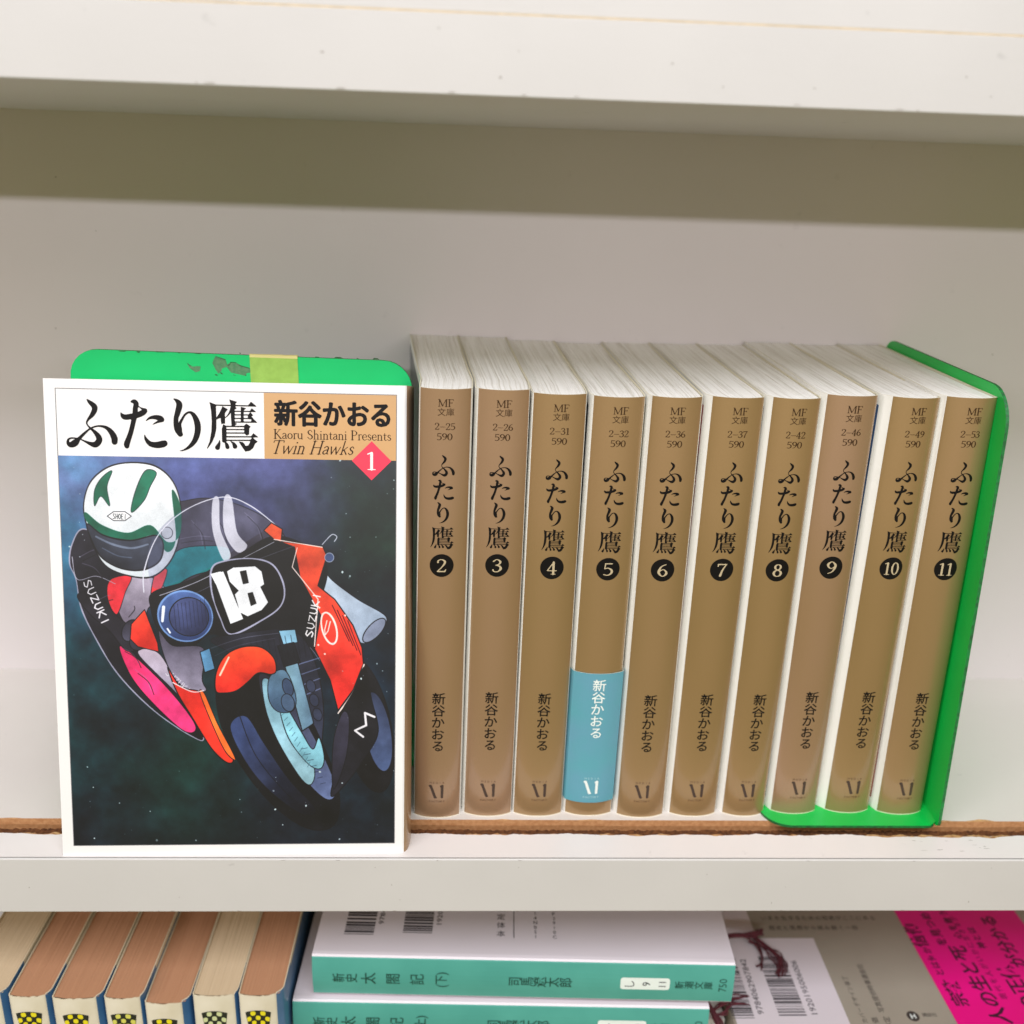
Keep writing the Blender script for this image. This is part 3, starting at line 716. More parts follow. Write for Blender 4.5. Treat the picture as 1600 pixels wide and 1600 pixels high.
def shape(P, c, c2=None, d=(0, 1), ol=0, oc=(24, 24, 32), smooth=True, noise=20, n=7, open_=False, mapit=True, alpha=1.0):
    Q = [tr(p) for p in P] if mapit else P
    if smooth: Q = catmull([q+(0,) for q in Q], n, not open_); Q = [(q[0], q[1]) for q in Q]
    Q = np.array(Q); pad = ol+3
    x0, x1 = int(max(0, Q[:, 0].min()-pad)), int(min(AW, Q[:, 0].max()+pad+1)); y0, y1 = int(max(0, Q[:, 1].min()-pad)), int(min(AH, Q[:, 1].max()+pad+1))
    if x1 <= x0 or y1 <= y0: return
    Y, X = np.mgrid[y0:y1, x0:x1].astype(float)
    reg = IMG[y0:y1, x0:x1]
    if open_:
        f = np.full(X.shape, 1e9)
        for a, b in zip(Q[:-1], Q[1:]): f = np.minimum(f, seg_field(X, Y, a[0], a[1], 0, b[0], b[1], 0))
        m = (np.clip(ol*(.55+.9*n3[y0:y1, x0:x1])/2+.5-f, 0, 1)*alpha)[..., None]; reg[:] = reg*(1-m)+col(c)*m; return
    f = poly_field(X, Y, [tuple(q) for q in Q])
    m = (np.clip(.5-f, 0, 1)*alpha)[..., None]
    if c is not None:
        if c2 is not None:
            t = (X*d[0]+Y*d[1]); lo, hi = (Q@np.array(d)).min(), (Q@np.array(d)).max(); t = np.clip((t-lo)/(hi-lo+1e-9), 0, 1)
            t = np.clip(t+(n2[y0:y1, x0:x1]-.5)*.35, 0, 1)[..., None]; cc = col(c)*(1-t)+col(c2)*t
        else: cc = col(c)*np.ones(reg.shape)
        if noise: cc = cc+((n3[y0:y1, x0:x1]-.5)*noise)[..., None]
        reg[:] = reg*(1-m)+cc*m
    if ol:
        m = np.clip(ol*(.35+1.0*n3[y0:y1, x0:x1])/2*1.35+.5-np.abs(f), 0, 1)[..., None]; reg[:] = reg*(1-m)+col(oc)*m
def line(P, c, w, alpha=1.0, smooth=True): shape(P, c, ol=w, open_=True, alpha=alpha, smooth=smooth)
def ell(cx, cy, rx, ry, rot, *a, **k):
    P = []
    for i in range(16):
        t = 2*math.pi*i/16; x, y = rx*math.cos(t), ry*math.sin(t)
        P.append((cx+x*math.cos(rot)-y*math.sin(rot), cy+x*math.sin(rot)+y*math.cos(rot)))
    shape(P, *a, **k)
SL = {'S': [[(.9, .1), (.3, .0), (.05, .25), (.5, .5), (.9, .75), (.6, 1), (.05, .9)]], 'U': [[(.1, 0), (.1, .7), (.5, 1), (.9, .7), (.9, 0)]],
      'Z': [[(.05, .05), (.9, .05), (.1, .95), (.95, .95)]], 'K': [[(.1, 0), (.1, 1)], [(.9, 0), (.15, .55), (.9, 1)]], 'I': [[(.5, 0), (.5, 1)]],
      'H': [[(.1, 0), (.1, 1)], [(.9, 0), (.9, 1)], [(.1, .5), (.9, .5)]], 'O': [[(.5, 0), (.05, .3), (.05, .7), (.5, 1), (.95, .7), (.95, .3), (.5, 0)]],
      'E': [[(.9, 0), (.1, 0), (.1, 1), (.9, 1)], [(.1, .5), (.75, .5)]], 'M': [[(.05, 1), (.1, 0), (.5, .7), (.9, 0), (.95, 1)]]}
def word(txt, a, b, h, w, c):
    """letters of height h set along the line a -> b (target pixels)"""
    n = len(txt); dx, dy = (b[0]-a[0])/n, (b[1]-a[1])/n; L = math.hypot(dx, dy); nx, ny = -dy/L*h, dx/L*h
    for i, ch in enumerate(txt):
        for st in SL[ch]:
            line([(a[0]+dx*(i+.82*x)+nx*y, a[1]+dy*(i+.82*x)+ny*y) for x, y in st], c, w, smooth=False)
K = (22, 22, 30)
# tail pipe and far side of the machine
shape([(500, 880), (520, 905), (560, 935), (604, 962), (590, 985), (565, 1003), (530, 960), (500, 920)], (206, 220, 234), (160, 176, 196), (1, 1), ol=2)
ell(585, 983, 10, 24, .75, (150, 160, 182), ol=2)
# rear wheel
ell(572, 1130, 38, 106, -.20, (28, 28, 36), ol=2)
ell(590, 1140, 20, 62, -.16, (60, 70, 96), (98, 118, 158), (0, 1), ol=1.5)
# rider: back, arm, thigh
shape([(262, 792), (290, 782), (330, 778), (380, 790), (425, 815), (450, 850), (420, 905), (330, 920), (262, 900), (245, 850)], (52, 48, 62), (92, 90, 110), (1, -1), ol=2, noise=30)
shape([(275, 862), (330, 852), (360, 858), (350, 885), (300, 900), (262, 925), (248, 918)], (0, 140, 142), (0, 116, 122), ol=2)
shape([(130, 826), (112, 850), (108, 880), (118, 905), (126, 950), (150, 1000), (185, 1055), (240, 1110), (300, 1150), (318, 1150), (300, 1090), (250, 1030), (215, 985), (195, 940), (200, 900), (170, 850)], (46, 44, 58), (30, 30, 40), ol=3, oc=(170, 170, 190), noise=36)
shape([(176, 905), (215, 900), (245, 905), (262, 930), (232, 950), (225, 985), (196, 975), (180, 940)], (190, 184, 200), (120, 112, 130), ol=2)
shape([(172, 906), (205, 900), (196, 925), (182, 960), (168, 935)], (232, 66, 82), ol=1.5)
shape([(243, 896), (262, 890), (250, 925), (236, 935)], (226, 70, 78), ol=1.5)
shape([(186, 1012), (204, 1020), (262, 1075), (305, 1132), (288, 1142), (240, 1100), (205, 1058)], (240, 62, 128), (236, 78, 150), ol=2)
shape([(215, 1020), (250, 1022), (285, 1090), (268, 1075)], (206, 196, 212), (150, 146, 166), ol=1.5)
shape([(120, 930), (150, 925), (180, 960), (215, 990), (214, 1012), (196, 1016), (170, 985), (140, 960)], (34, 32, 42), (60, 58, 72), ol=2)
ell(204, 985, 13, 18, .5, (50, 48, 62), (96, 96, 116), (0, 1), ol=2)
ell(214, 1004, 12, 12, .3, (70, 68, 84), ol=2)
word('SUZUKI', (140, 905), (172, 975), 12, 3.4, (232, 232, 238))
line([(112, 870), (120, 905), (150, 900), (180, 912)], (190, 190, 205), 2)
for a, b in (((128, 880), (158, 900)), ((124, 870), (150, 858)), ((190, 1012), (216, 1036)), ((330, 800), (352, 840)), ((300, 812), (318, 850)), ((384, 800), (410, 840)), ((280, 842), (330, 838)), ((152, 938), (172, 930)), ((210, 1046), (236, 1078)), ((196, 958), (206, 940))):
    line([a, ((a[0]+b[0])/2+4, (a[1]+b[1])/2-3), b], (150, 146, 168), 1.6, .6)
    line([(a[0]+5, a[1]+6), ((a[0]+b[0])/2+9, (a[1]+b[1])/2+4), (b[0]+4, b[1]+7)], (14, 14, 20), 2.4, .6)
# helmet with a smoked visor
shape([(207, 722), (245, 728), (272, 752), (284, 790), (282, 835), (268, 875), (240, 900), (205, 900), (168, 886), (148, 858), (134, 815), (131, 785), (142, 752), (170, 729)], (238, 242, 244), (214, 222, 228), ol=3)
shape([(270, 766), (284, 792), (282, 836), (262, 846), (236, 820), (200, 832), (160, 820), (134, 800), (134, 812), (160, 838), (204, 846), (240, 836), (262, 862), (276, 840)], (8, 118, 94), ol=0)
shape([(160, 745), (176, 735), (168, 760), (172, 790), (158, 775), (148, 790), (148, 765)], (8, 122, 96), ol=1)
shape([(228, 735), (246, 738), (236, 760), (226, 782), (206, 800), (212, 768)], (8, 122, 96), ol=1)
shape([(136, 818), (162, 836), (204, 844), (244, 836), (256, 850), (250, 876), (224, 890), (190, 888), (160, 872), (144, 846)], (44, 48, 60), (84, 92, 110), (.4, -1), ol=3, noise=24)
line([(150, 838), (176, 850), (206, 856), (232, 850)], (150, 164, 186), 5, .6)
line([(160, 856), (184, 868), (206, 871)], (120, 134, 158), 3, .5)
ell(262, 832, 9, 9, 0, (206, 212, 218), ol=1.5)
shape([(168, 806), (178, 799), (196, 799), (206, 806), (196, 813), (178, 813)], (242, 244, 246), ol=1.5, smooth=False)
word('SHOEI', (177, 802), (199, 803), 8, 1.3, (30, 40, 44))
# windscreen with two racing stripes
shape([(232, 868), (246, 832), (290, 794), (350, 775), (390, 788), (432, 818), (415, 828), (380, 850), (330, 885), (280, 908), (240, 918)], (120, 126, 160), alpha=.32)
shape([(352, 778), (364, 778), (372, 830), (388, 852), (372, 862), (352, 830)], (214, 216, 228), smooth=True, alpha=.9)
shape([(334, 782), (344, 779), (346, 826), (362, 866), (350, 874), (334, 830)], (214, 216, 228), smooth=True, alpha=.9)
line([(225, 925), (226, 890), (248, 836), (292, 796), (350, 776), (394, 790), (440, 826)], (222, 224, 236), 3)
# fairing, black with orange shoulders
shape([(240, 925), (300, 905), (370, 868), (425, 838), (470, 846), (505, 870), (512, 900), (495, 960), (500, 1010), (470, 1010), (420, 990), (370, 1000), (330, 990), (300, 1010), (270, 1008), (248, 985), (236, 950)], (16, 18, 22), (34, 36, 44), ol=2.5, noise=16)
shape([(414, 828), (426, 816), (443, 826), (441, 845), (506, 853), (512, 868), (498, 914), (524, 935), (552, 975), (566, 1010), (568, 1035), (552, 1075), (528, 1108), (516, 1060), (492, 1012), (502, 960), (470, 900), (462, 854), (430, 842)], (236, 112, 66), (226, 52, 52), ol=2.5, smooth=False)
line([(430, 842), (505, 854)], (240, 226, 222), 3); line([(466, 855), (458, 885), (498, 935), (492, 1008)], (240, 226, 222), 3, smooth=False)
line([(528, 1112), (552, 1078), (569, 1036)], (244, 232, 226), 3.5)
for i in range(4): line([(520+i*8, 944+i*8), (546+i*6, 1000+i*7)], (90, 18, 26), 2.2)
ell(515, 980, 11, 25, -.25, None, ol=4, oc=(246, 234, 230)); word('U', (511, 968), (519, 970), 22, 2.6, (246, 234, 230))
word('SUZUKI', (478, 992), (492, 922), 11, 3.6, (236, 236, 238))
# lower belly pan on the near side
shape([(205, 975), (226, 952), (246, 1004), (248, 1018), (215, 1010), (203, 998)], (240, 92, 62), (226, 58, 52), ol=2, smooth=False)
shape([(248, 985), (270, 1008), (318, 1012), (316, 1060), (322, 1078), (300, 1080), (275, 1062), (258, 1030)], (92, 88, 106), (168, 164, 184), ol=2, noise=20)
word('SUZUKI', (264, 1046), (300, 1078), 9, 2.2, (214, 212, 224))
shape([(262, 1042), (282, 1072), (312, 1080), (324, 1100), (345, 1150), (364, 1184), (354, 1190), (330, 1168), (300, 1120), (276, 1080)], (226, 56, 52), (232, 74, 52), ol=2.5)
shape([(312, 1080), (320, 1084), (340, 1130), (364, 1176), (366, 1186), (350, 1170), (326, 1118)], (240, 126, 58), ol=1.5)
line([(270, 1066), (300, 1080), (318, 1078)], (238, 230, 234), 3)
line([(250, 930), (310, 908), (380, 872), (430, 846)], (200, 202, 216), 2, .9)
line([(262, 942), (320, 920), (390, 880), (462, 852)], (120, 122, 140), 1.6, .8)
line([(450, 1000), (480, 1006), (500, 1030)], (150, 152, 170), 1.8, .8)
for p_ in ((500, 948), (505, 958), (498, 1006), (508, 1020), (540, 960)): ell(p_[0], p_[1], 1.6, 1.6, 0, (244, 220, 214))
# number plate, headlamp
shape([(332, 888), (352, 876), (395, 872), (428, 882), (445, 915), (440, 945), (410, 968), (362, 990), (345, 965), (332, 925)], (12, 13, 16), ol=4, oc=(176, 178, 200))
ND = (236, 240, 244)
shape([(333, 897), (350, 892), (381, 966), (361, 974)], ND, smooth=False)
shape([(330, 896), (346, 892), (350, 908), (338, 912)], ND, smooth=False)
shape([(356, 892), (366, 886), (400, 884), (410, 892), (414, 912), (408, 916), (420, 940), (410, 952), (388, 962), (376, 956), (368, 928), (374, 922), (360, 908)], ND, smooth=False)
shape([(376, 892), (386, 890), (390, 910), (381, 912)], (14, 15, 18), smooth=False)
shape([(388, 926), (396, 924), (402, 942), (393, 946)], (14, 15, 18), smooth=False)
ell(290, 962, 43, 39, .25, (92, 120, 172), (60, 80, 128), ol=4, oc=(132, 166, 214))
ell(296, 963, 31, 30, .2, (84, 96, 140), (50, 58, 92), (1, 1), ol=2)
for i in range(9): line([(272+i*6, 944-i*1.2), (276+i*6, 986-i*1.4)], (36, 42, 66), 1.3, .7)
line([(256, 948), (254, 970)], (238, 244, 250), 7); line([(262, 982), (266, 988)], (238, 244, 250), 5)
# forks, brake, frame in the arch
shape([(330, 1000), (370, 990), (440, 982), (478, 1000), (500, 1060), (505, 1130), (490, 1190), (440, 1130), (370, 1030)], (44, 46, 60), (70, 78, 104), ol=2, noise=26)
for i in range(4): line([(468+i*3, 1036+i*16), (500, 1026+i*16)], (128, 140, 176), 3, .8)
# front wheel
shape([(338, 1080), (352, 1045), (385, 1032), (425, 1042), (470, 1095), (508, 1170), (528, 1232), (526, 1276), (505, 1293), (468, 1286), (418, 1248), (370, 1185), (345, 1130)], (17, 18, 24), (24, 26, 36), ol=2.5)
shape([(360, 1135), (384, 1118), (412, 1160), (450, 1215), (492, 1262), (470, 1268), (422, 1234), (385, 1190)], (70, 88, 132), (26, 28, 42), (1, 1), noise=36)
line([(372, 1110), (400, 1180), (450, 1240), (480, 1262)], (24, 28, 44), 2)
shape([(406, 1052), (440, 1070), (480, 1130), (515, 1200), (524, 1235), (510, 1246), (480, 1220), (440, 1160), (414, 1100)], (60, 62, 80), (120, 136, 176), ol=2, noise=40)
shape([(410, 1062), (426, 1066), (440, 1110), (466, 1150), (490, 1196), (486, 1222), (470, 1214), (436, 1160), (416, 1110)], (150, 190, 206), (168, 206, 218), ol=2, noise=22)
shape([(436, 1100), (448, 1104), (470, 1140), (488, 1168), (498, 1150), (506, 1180), (500, 1198), (480, 1190), (450, 1150)], (152, 206, 220), ol=2)
shape([(436, 984), (462, 982), (466, 1002), (444, 1008)], (150, 196, 220), ol=2, smooth=False)
shape([(434, 1008), (460, 1002), (470, 1034), (444, 1040)], (34, 36, 46), ol=2, smooth=False)
shape([(446, 1040), (466, 1034), (490, 1128), (472, 1140)], (148, 186, 202), (106, 134, 158), (1, 0), ol=2, smooth=False)
shape([(422, 1056), (446, 1046), (462, 1084), (458, 1108), (434, 1110), (420, 1090)], (118, 152, 176), (84, 110, 140), ol=2)
ell(450, 1072, 8, 14, -.3, (80, 100, 130), ol=2); ell(450, 1096, 10, 14, -.3, (96, 120, 148), ol=2)
shape([(313, 1018), (328, 1012), (336, 1044), (320, 1050)], (112, 164, 200), ol=2, smooth=False)
for i in range(14):   # brake disc holes and hatching on the hub
    t = i/13; line([(428+t*52, 1092+t*104), (434+t*50, 1088+t*100)], (70, 104, 124), 1.4, .8)
for i in range(7): line([(470+i*5, 1168+i*9), (480+i*4.6, 1166+i*9)], (44, 52, 74), 1.6, .8)
for i in range(10): line([(392+i*9, 1000-i*1.3), (398+i*9, 1034-i*1.0)], (20, 22, 30), 1.6, .6)
line([(330, 1012), (380, 996), (436, 988)], (110, 112, 130), 1.8, .8); line([(336, 1024), (372, 1008), (430, 996)], (96, 98, 118), 1.4, .7)
for i in range(3): ell(486+i*5, 1070+i*22, 7, 10, -.3, (66, 74, 98), ol=1.6)
# front mudguard
shape([(337, 1078), (338, 1050), (352, 1024), (378, 1010), (408, 1010), (428, 1026), (432, 1046), (424, 1052), (404, 1050), (388, 1064), (370, 1078), (350, 1082)], (238, 96, 52), (222, 52, 46), ol=3)
line([(344, 1054), (358, 1026)], (250, 214, 196), 5)
# lower edge of the fairing and maker's mark
shape([(552, 1078), (570, 1040), (580, 1090), (590, 1140), (570, 1180), (540, 1220), (516, 1240), (528, 1180), (530, 1120)], (20, 20, 26), (48, 48, 62), ol=2, alpha=1)
word('M', (552, 1142), (576, 1100), 16, 5, (232, 232, 236))
shape([(534, 1112), (545, 1120), (540, 1180), (520, 1230), (520, 1160)], (70, 68, 88), (40, 40, 54), ol=1.5)
line([(505, 850), (516, 838), (522, 834), (528, 838), (524, 845)], (206, 210, 224), 2.2)
ell(516, 870, 7, 7, 0, (96, 116, 160), ol=2, oc=(190, 200, 220))
# star specks
for i in range(230):
    x, y = rs.rand()*AW, rs.rand()*AH
    if .08*AW < x < .8*AW and y < .80*AH: continue
    r = .7+rs.rand()**4*3.6; a = rs.rand()*3.14
    shape([(x+r*math.cos(a), y+r*math.sin(a)), (x-.8*r*math.sin(a), y+.8*r*math.cos(a)), (x-r*math.cos(a), y-r*math.sin(a)), (x+.8*r*math.sin(a), y-.8*r*math.cos(a))], (206, 222, 226), mapit=False, n=3, alpha=.55+.45*rs.rand())
n4 = vnoise(26, 32, 5); bright = np.clip((IMG.min(2)-150)/60, 0, 1)
IMG *= (1+((n3-.5)*.30+(n4-.5)*.22)*(1-.85*bright)+rs.randn(AH, AW)*.022)[..., None]; IMG += ((n4-.55)*12)[..., None]
IMG[:] = 255*(np.clip(IMG, 0, 255)/255)**1.32
px = np.ones((AH, AW, 4), np.float32); px[..., :3] = np.clip(IMG/255.0, 0, 1)[::-1]
im = bpy.data.images.new('cover_print', AW, AH); im.pixels.foreach_set(px.ravel()); im.update(); im.pack()
ma = bpy.data.materials.new('printed_picture'); ma.use_nodes = True; nt = ma.node_tree; bs = nt.nodes['Principled BSDF']
bs.inputs['Roughness'].default_value = .4; bs.inputs['Coat Weight'].default_value = .08; bs.inputs['Coat Roughness'].default_value = .15
ti = nt.nodes.new('ShaderNodeTexImage'); ti.image = im; ti.interpolation = 'Cubic'; ti.extension = 'EXTEND'
nt.links.new(ti.outputs[0], bs.inputs['Base Color'])
o = decal('cover_picture', rect2(AX0, AX1, AY0, AY1, 4, 4), lambda x, h: cov(x, h, .06), ma, root)
uv = o.data.uv_layers.new(name='UVMap'); P2, F2 = rect2(0, 1, 0, 1, 4, 4)
uv.data.foreach_set('uv', [c for p in o.data.polygons for vi in p.vertices for c in P2[vi]])
decal('volume_diamond', ([(95.4, 119.1), (101.3, 125.0), (95.4, 130.9), (89.5, 125.0)], [(0, 1, 2, 3)]), lambda x, h: cov(x, h, .14), M_RED, root)
decal('volume_number', serif('1', 5.6, 95.4, 122.2, width=3.4, cell=.025), lambda x, h: cov(x, h, .18), M_PAPER, root)

# ------------------------------------------------------------------ bookends
def rounded(x0, x1, y0, y1, rs, n=7):
    """corner radii: bl, br, tr, tl"""
    P = []
    for (cx, cy, r, a0) in ((x0+rs[0], y0+rs[0], rs[0], math.pi), (x1-rs[1], y0+rs[1], rs[1], 1.5*math.pi), (x1-rs[2], y1-rs[2], rs[2], 0), (x0+rs[3], y1-rs[3], rs[3], .5*math.pi)):
        if r <= 0.01: P.append((cx, cy)); continue
        for i in range(n+1):
            a = a0+.5*math.pi*i/n; P.append((cx+r*math.cos(a), cy+r*math.sin(a)))
    return P
def plate(name, P, fn, th, mats, parent):
    """extrude outline P through thickness th; fn(u, v, w) places it"""
    n = len(P); cu = sum(p[0] for p in P)/n; cv = sum(p[1] for p in P)/n
    V = [fn(u, v, 0) for u, v in P]+[fn(u, v, th) for u, v in P]+[fn(cu, cv, 0), fn(cu, cv, th)]
    F, I = [], []
    for i in range(n):
        j = (i+1) % n
        F.append((2*n, i, j)); I.append(0); F.append((2*n+1, n+j, n+i)); I.append(0)
        F.append((i, n+i, n+j, j)); I.append(1)
    return obj(name, V, F, mats, parent, idx=I)
M_GE = mat('green_edge_worn', (16, 128, 58), .55, rgb2=(30, 84, 46), nscale=700, detail=6)
t = thing('bookend', 'green metal bookend plate behind the motorcycle cover, with a strip of tape on top', 'bookend', (35, 49.6, 0))
fl = lambda u, v, w: (u-35, w+.0*v, v*(1-.00009*(u+17)*1.0))
plate('upright_plate', rounded(-17.4, 88.3, 1.0, 150.2, (0, 0, 9, 9)), fl, 1.0, [M_GREEN, M_GE], t)
plate('base_plate', rounded(-17.4, 88.3, 1.0, 60, (0, 0, 6, 6)), lambda u, v, w: (u-35, v, w), 1.0, [M_GREEN, M_GE], t)
def zs(x, y): return (280+x/8-106)/5.07-17.6, 149.9-(540+y/8-548-(280+x/8-140)*.0413)/4.9
def fan(P): return P, [tuple(range(len(P)))]
sc1 = [fan([zs(*p) for p in q]) for q in (
    [(395, 250), (410, 215), (440, 165), (500, 185), (560, 205), (580, 270), (620, 245), (690, 250), (760, 290), (860, 322), (862, 375), (820, 380), (790, 412), (700, 390), (620, 370), (570, 300), (510, 318), (500, 350), (460, 382), (430, 330)],
    [(80, 248), (150, 290), (190, 285), (245, 288), (230, 345), (180, 360), (110, 310)])]
ft = lambda x, z: (x-35, -.05, z)
decal('scratch_patch', merge(sc1), ft, M_STEEL, t)
nick = merge([fan([zs(*p) for p in q]) for q in ([(415, 385), (440, 388), (455, 408), (425, 402)], [(480, 365), (500, 368), (520, 390), (495, 384)], [(430, 162), (450, 168), (565, 208), (560, 216), (470, 184)], [(560, 262), (580, 280), (610, 268), (620, 238), (690, 245), (700, 252), (625, 250), (612, 278), (585, 286)], [(700, 268), (860, 318), (862, 328), (740, 292)], [(78, 240), (130, 282), (120, 284), (84, 254)], [(640, 396), (670, 402), (680, 408), (650, 404)], [(790, 400), (812, 402), (808, 414), (794, 410)], [(735, 128), (760, 132), (750, 146)], [(520, 136), (545, 140), (530, 148)])])
chip = merge([fan([(x0, 150.02-.009*(x0+17)), (x0+w0, 150.02-.009*(x0+17)), (x0+w0*.7, 149.85-h0), (x0+w0*.2, 149.8-h0*.6)]) for x0, w0, h0 in ((-2, 2.6, .25), (3.5, 1.2, .5), (9, 3.5, .2), (16, 1.0, .3), (21, 2.4, .4), (29, 1.6, .2), (58, 1.8, .3), (64, 3.0, .2), (71, 1.0, .5), (76, 2.2, .25))])
decal('paint_nick', nick, lambda x, z: (x-35, -.08, z), M_RUST, t)
decal('chipped_edge', chip, lambda x, z: (x-35, -.08, z), M_RUST, t)
V, F = [], []
prof = [(-.12, 132), (-.16, 143), (-.16, 148.9), (-.14, 149.75), (.5, 149.95), (1.12, 149.75), (1.16, 142)]
rr = random.Random(5)
for i, x in enumerate(np.linspace(38.0, 52.8, 9)):
    for y, z in prof: V.append((x-35+rr.uniform(-.05, .05), y, z-.009*(x-38)+(rr.uniform(-.06, .06) if z > 149 else 0)))
    if i:
        for q in range(6): F.append(((i-1)*7+q, i*7+q, i*7+q+1, (i-1)*7+q+1))
obj('tape_strip', V, F, [M_TAPE, M_TAPEE], t, idx=[1 if q in (2, 3, 4) else 0 for i in range(8) for q in range(6)])

t = thing('bookend', 'green metal bookend closing the row of spines at its right end', 'bookend', (267, 15, 0))
def fr(u, v, w):
    u += 2.6*max(0, v)/148*(117.5-u)/103
    return (267.2-4.1*(v/148)+.040*(u-15)-267+w, u-15, v)
plate('upright_plate', rounded(14.6, 117.5, 1.0, 150.4, (0, 0, 12, 10)[::1], 9) if False else rounded(14.6, 117.5, 1.0, 150.4, (2.5, 0, 10, 12), 9), fr, 1.0, [M_GREEN2, M_GE], t)
plate('base_plate', rounded(209.2, 268.1, 16.2, 118, (9, 3.5, 2, 9), 8), lambda u, v, w: (u-267, v-15, w+.02), .95, [M_GREEN2, M_GE], t)
V, F = [], []
for i, y in enumerate((16.6, 60, 117)):
    for k in range(7):
        a = math.pi/2*k/6; V.append((267.3-267-2.6+2.6*math.sin(a)+.04*(y-15), y-15, .97+2.6-2.6*math.cos(a)))
    if i:
        for k in range(6): F.append(((i-1)*7+k, (i-1)*7+k+1, i*7+k+1, i*7+k))
obj('bend', V, F, M_GREEN2, t, smooth=True)
# ------------------------------------------------------------------ the shelf below: old paperbacks standing, spines forward
M_CREAM = mat('cream_spine', (222, 216, 196), .5, rgb2=(206, 198, 172), nscale=70)
M_BLUE = mat('blue_cover', (70, 116, 160), .45, rgb2=(60, 104, 146), nscale=60, coat=.2)
M_YEL = mat('yellow_ink', (224, 212, 30), .5); M_PALE = mat('faded_check_ink', (196, 204, 150), .5)
M_BLK = mat('check_black', (30, 34, 28), .5)
#      x left, x right, top z, pages, check colour
LOW = [(-62.5, -47.2, -59.3, 1, 0, 'cream topped old paperback at the far left edge of the shelf below'),
       (-44.4, -32.4, -60.2, 0, 0, 'old brown-edged paperback, leftmost with a yellow checkered mark fully in view'),
       (-30.2, -15.8, -61.2, 0, 0, 'old brown-edged paperback with yellow checks, second from the left'),
       (-13.0, -1.2, -61.2, 0, 2, 'old brown-edged paperback with a crumpled spine top and pale yellow checks'),
       (0.3, 12.6, -63.6, 0, 0, 'old brown-edged paperback standing lowest of its row, its checkered mark barely in view'),
       (16.6, 30.4, -60.2, 1, 1, 'old cream-edged paperback with faded grey-green checks'),
       (32.0, 44.5, -60.2, 0, 0, 'old brown-edged paperback with a chipped blue cover, beside the teal books')]
def checker(cx, ztop, w=8.7, h=8.5):
    """a fan-shaped checkered shield: black ground and rounded light checks"""
    def P(u, v):  # u -1..1, v 0 top..1
        x = u*(w/2)*(1-.26*v); return (cx+x, ztop-1.1*u*u*(-1)*-1*.6-v*h+(.5 if abs(u) < 1.2 else 0)*(1-u*u))
    nx, ny = 10, 8; V = [P(-1+2*i/nx, j/ny) for j in range(ny+1) for i in range(nx+1)]
    F = [(j*(nx+1)+i, (j+1)*(nx+1)+i, (j+1)*(nx+1)+i+1, j*(nx+1)+i+1) for j in range(ny) for i in range(nx)]
    cells = []
    for r in range(4):
        for c in range(5):
            if (r+c) % 2 == 0: continue
            u0, v0 = -1+.4*c+.2, .02+r*.245+.115
            n = 12; q = [P(max(-.97, min(.97, u0+.21*math.copysign(abs(math.cos(a))**.7, math.cos(a)))), max(.03, v0+.112*math.copysign(abs(math.sin(a))**.7, math.sin(a)))) for a in [2*math.pi*k/n for k in range(n)]]
            cells.append((q[::-1], [tuple(range(n))]))
    return (V, F), merge(cells)
M_OLDRIM = mat('rubbed_card_edge', (214, 202, 172), .7)
for k, (xa, xb, zt, pg, ck, lab) in enumerate(LOW):
    cx = (xa+xb)/2; H = zt+209; y0 = 6-.9
    root = thing('old_paperback_book', lab, 'book', (cx, y0, -208.99), group='old paperbacks standing on the shelf below')
    nx_ = LOW[k+1][0] if k < 6 else xb+3.6; pv = LOW[k-1][1] if k else xa-2
    w2 = (xb-xa)/2
    bl = -w2-(xa-pv)*.36+.02; br = w2+(nx_-xb)*.64-.02
    mp = standing_book(root, (-w2, w2), (-w2, w2), (bl, br), 105, H, .25, min((nx_-xb)*.6, 2.2), .9, [M_CREAM, M_BLUE, M_BLUE, M_OLDRIM], [M_BROWNP, M_CREAMP][pg], 30+k, n=26, ragged=.5, white=0, drop=.3)
    if k:
        g, c = checker(-.1, H-(6.9 if k != 5 else 7.1))
        b = decal('checkered_mark', g, mp, M_BLK, root)
        decal('light_checks', c, lambda x, z: mp(x, z, .1), [M_YEL, M_PALE, mat('dull_yellow_ink', (206, 204, 92), .5)][ck], b)

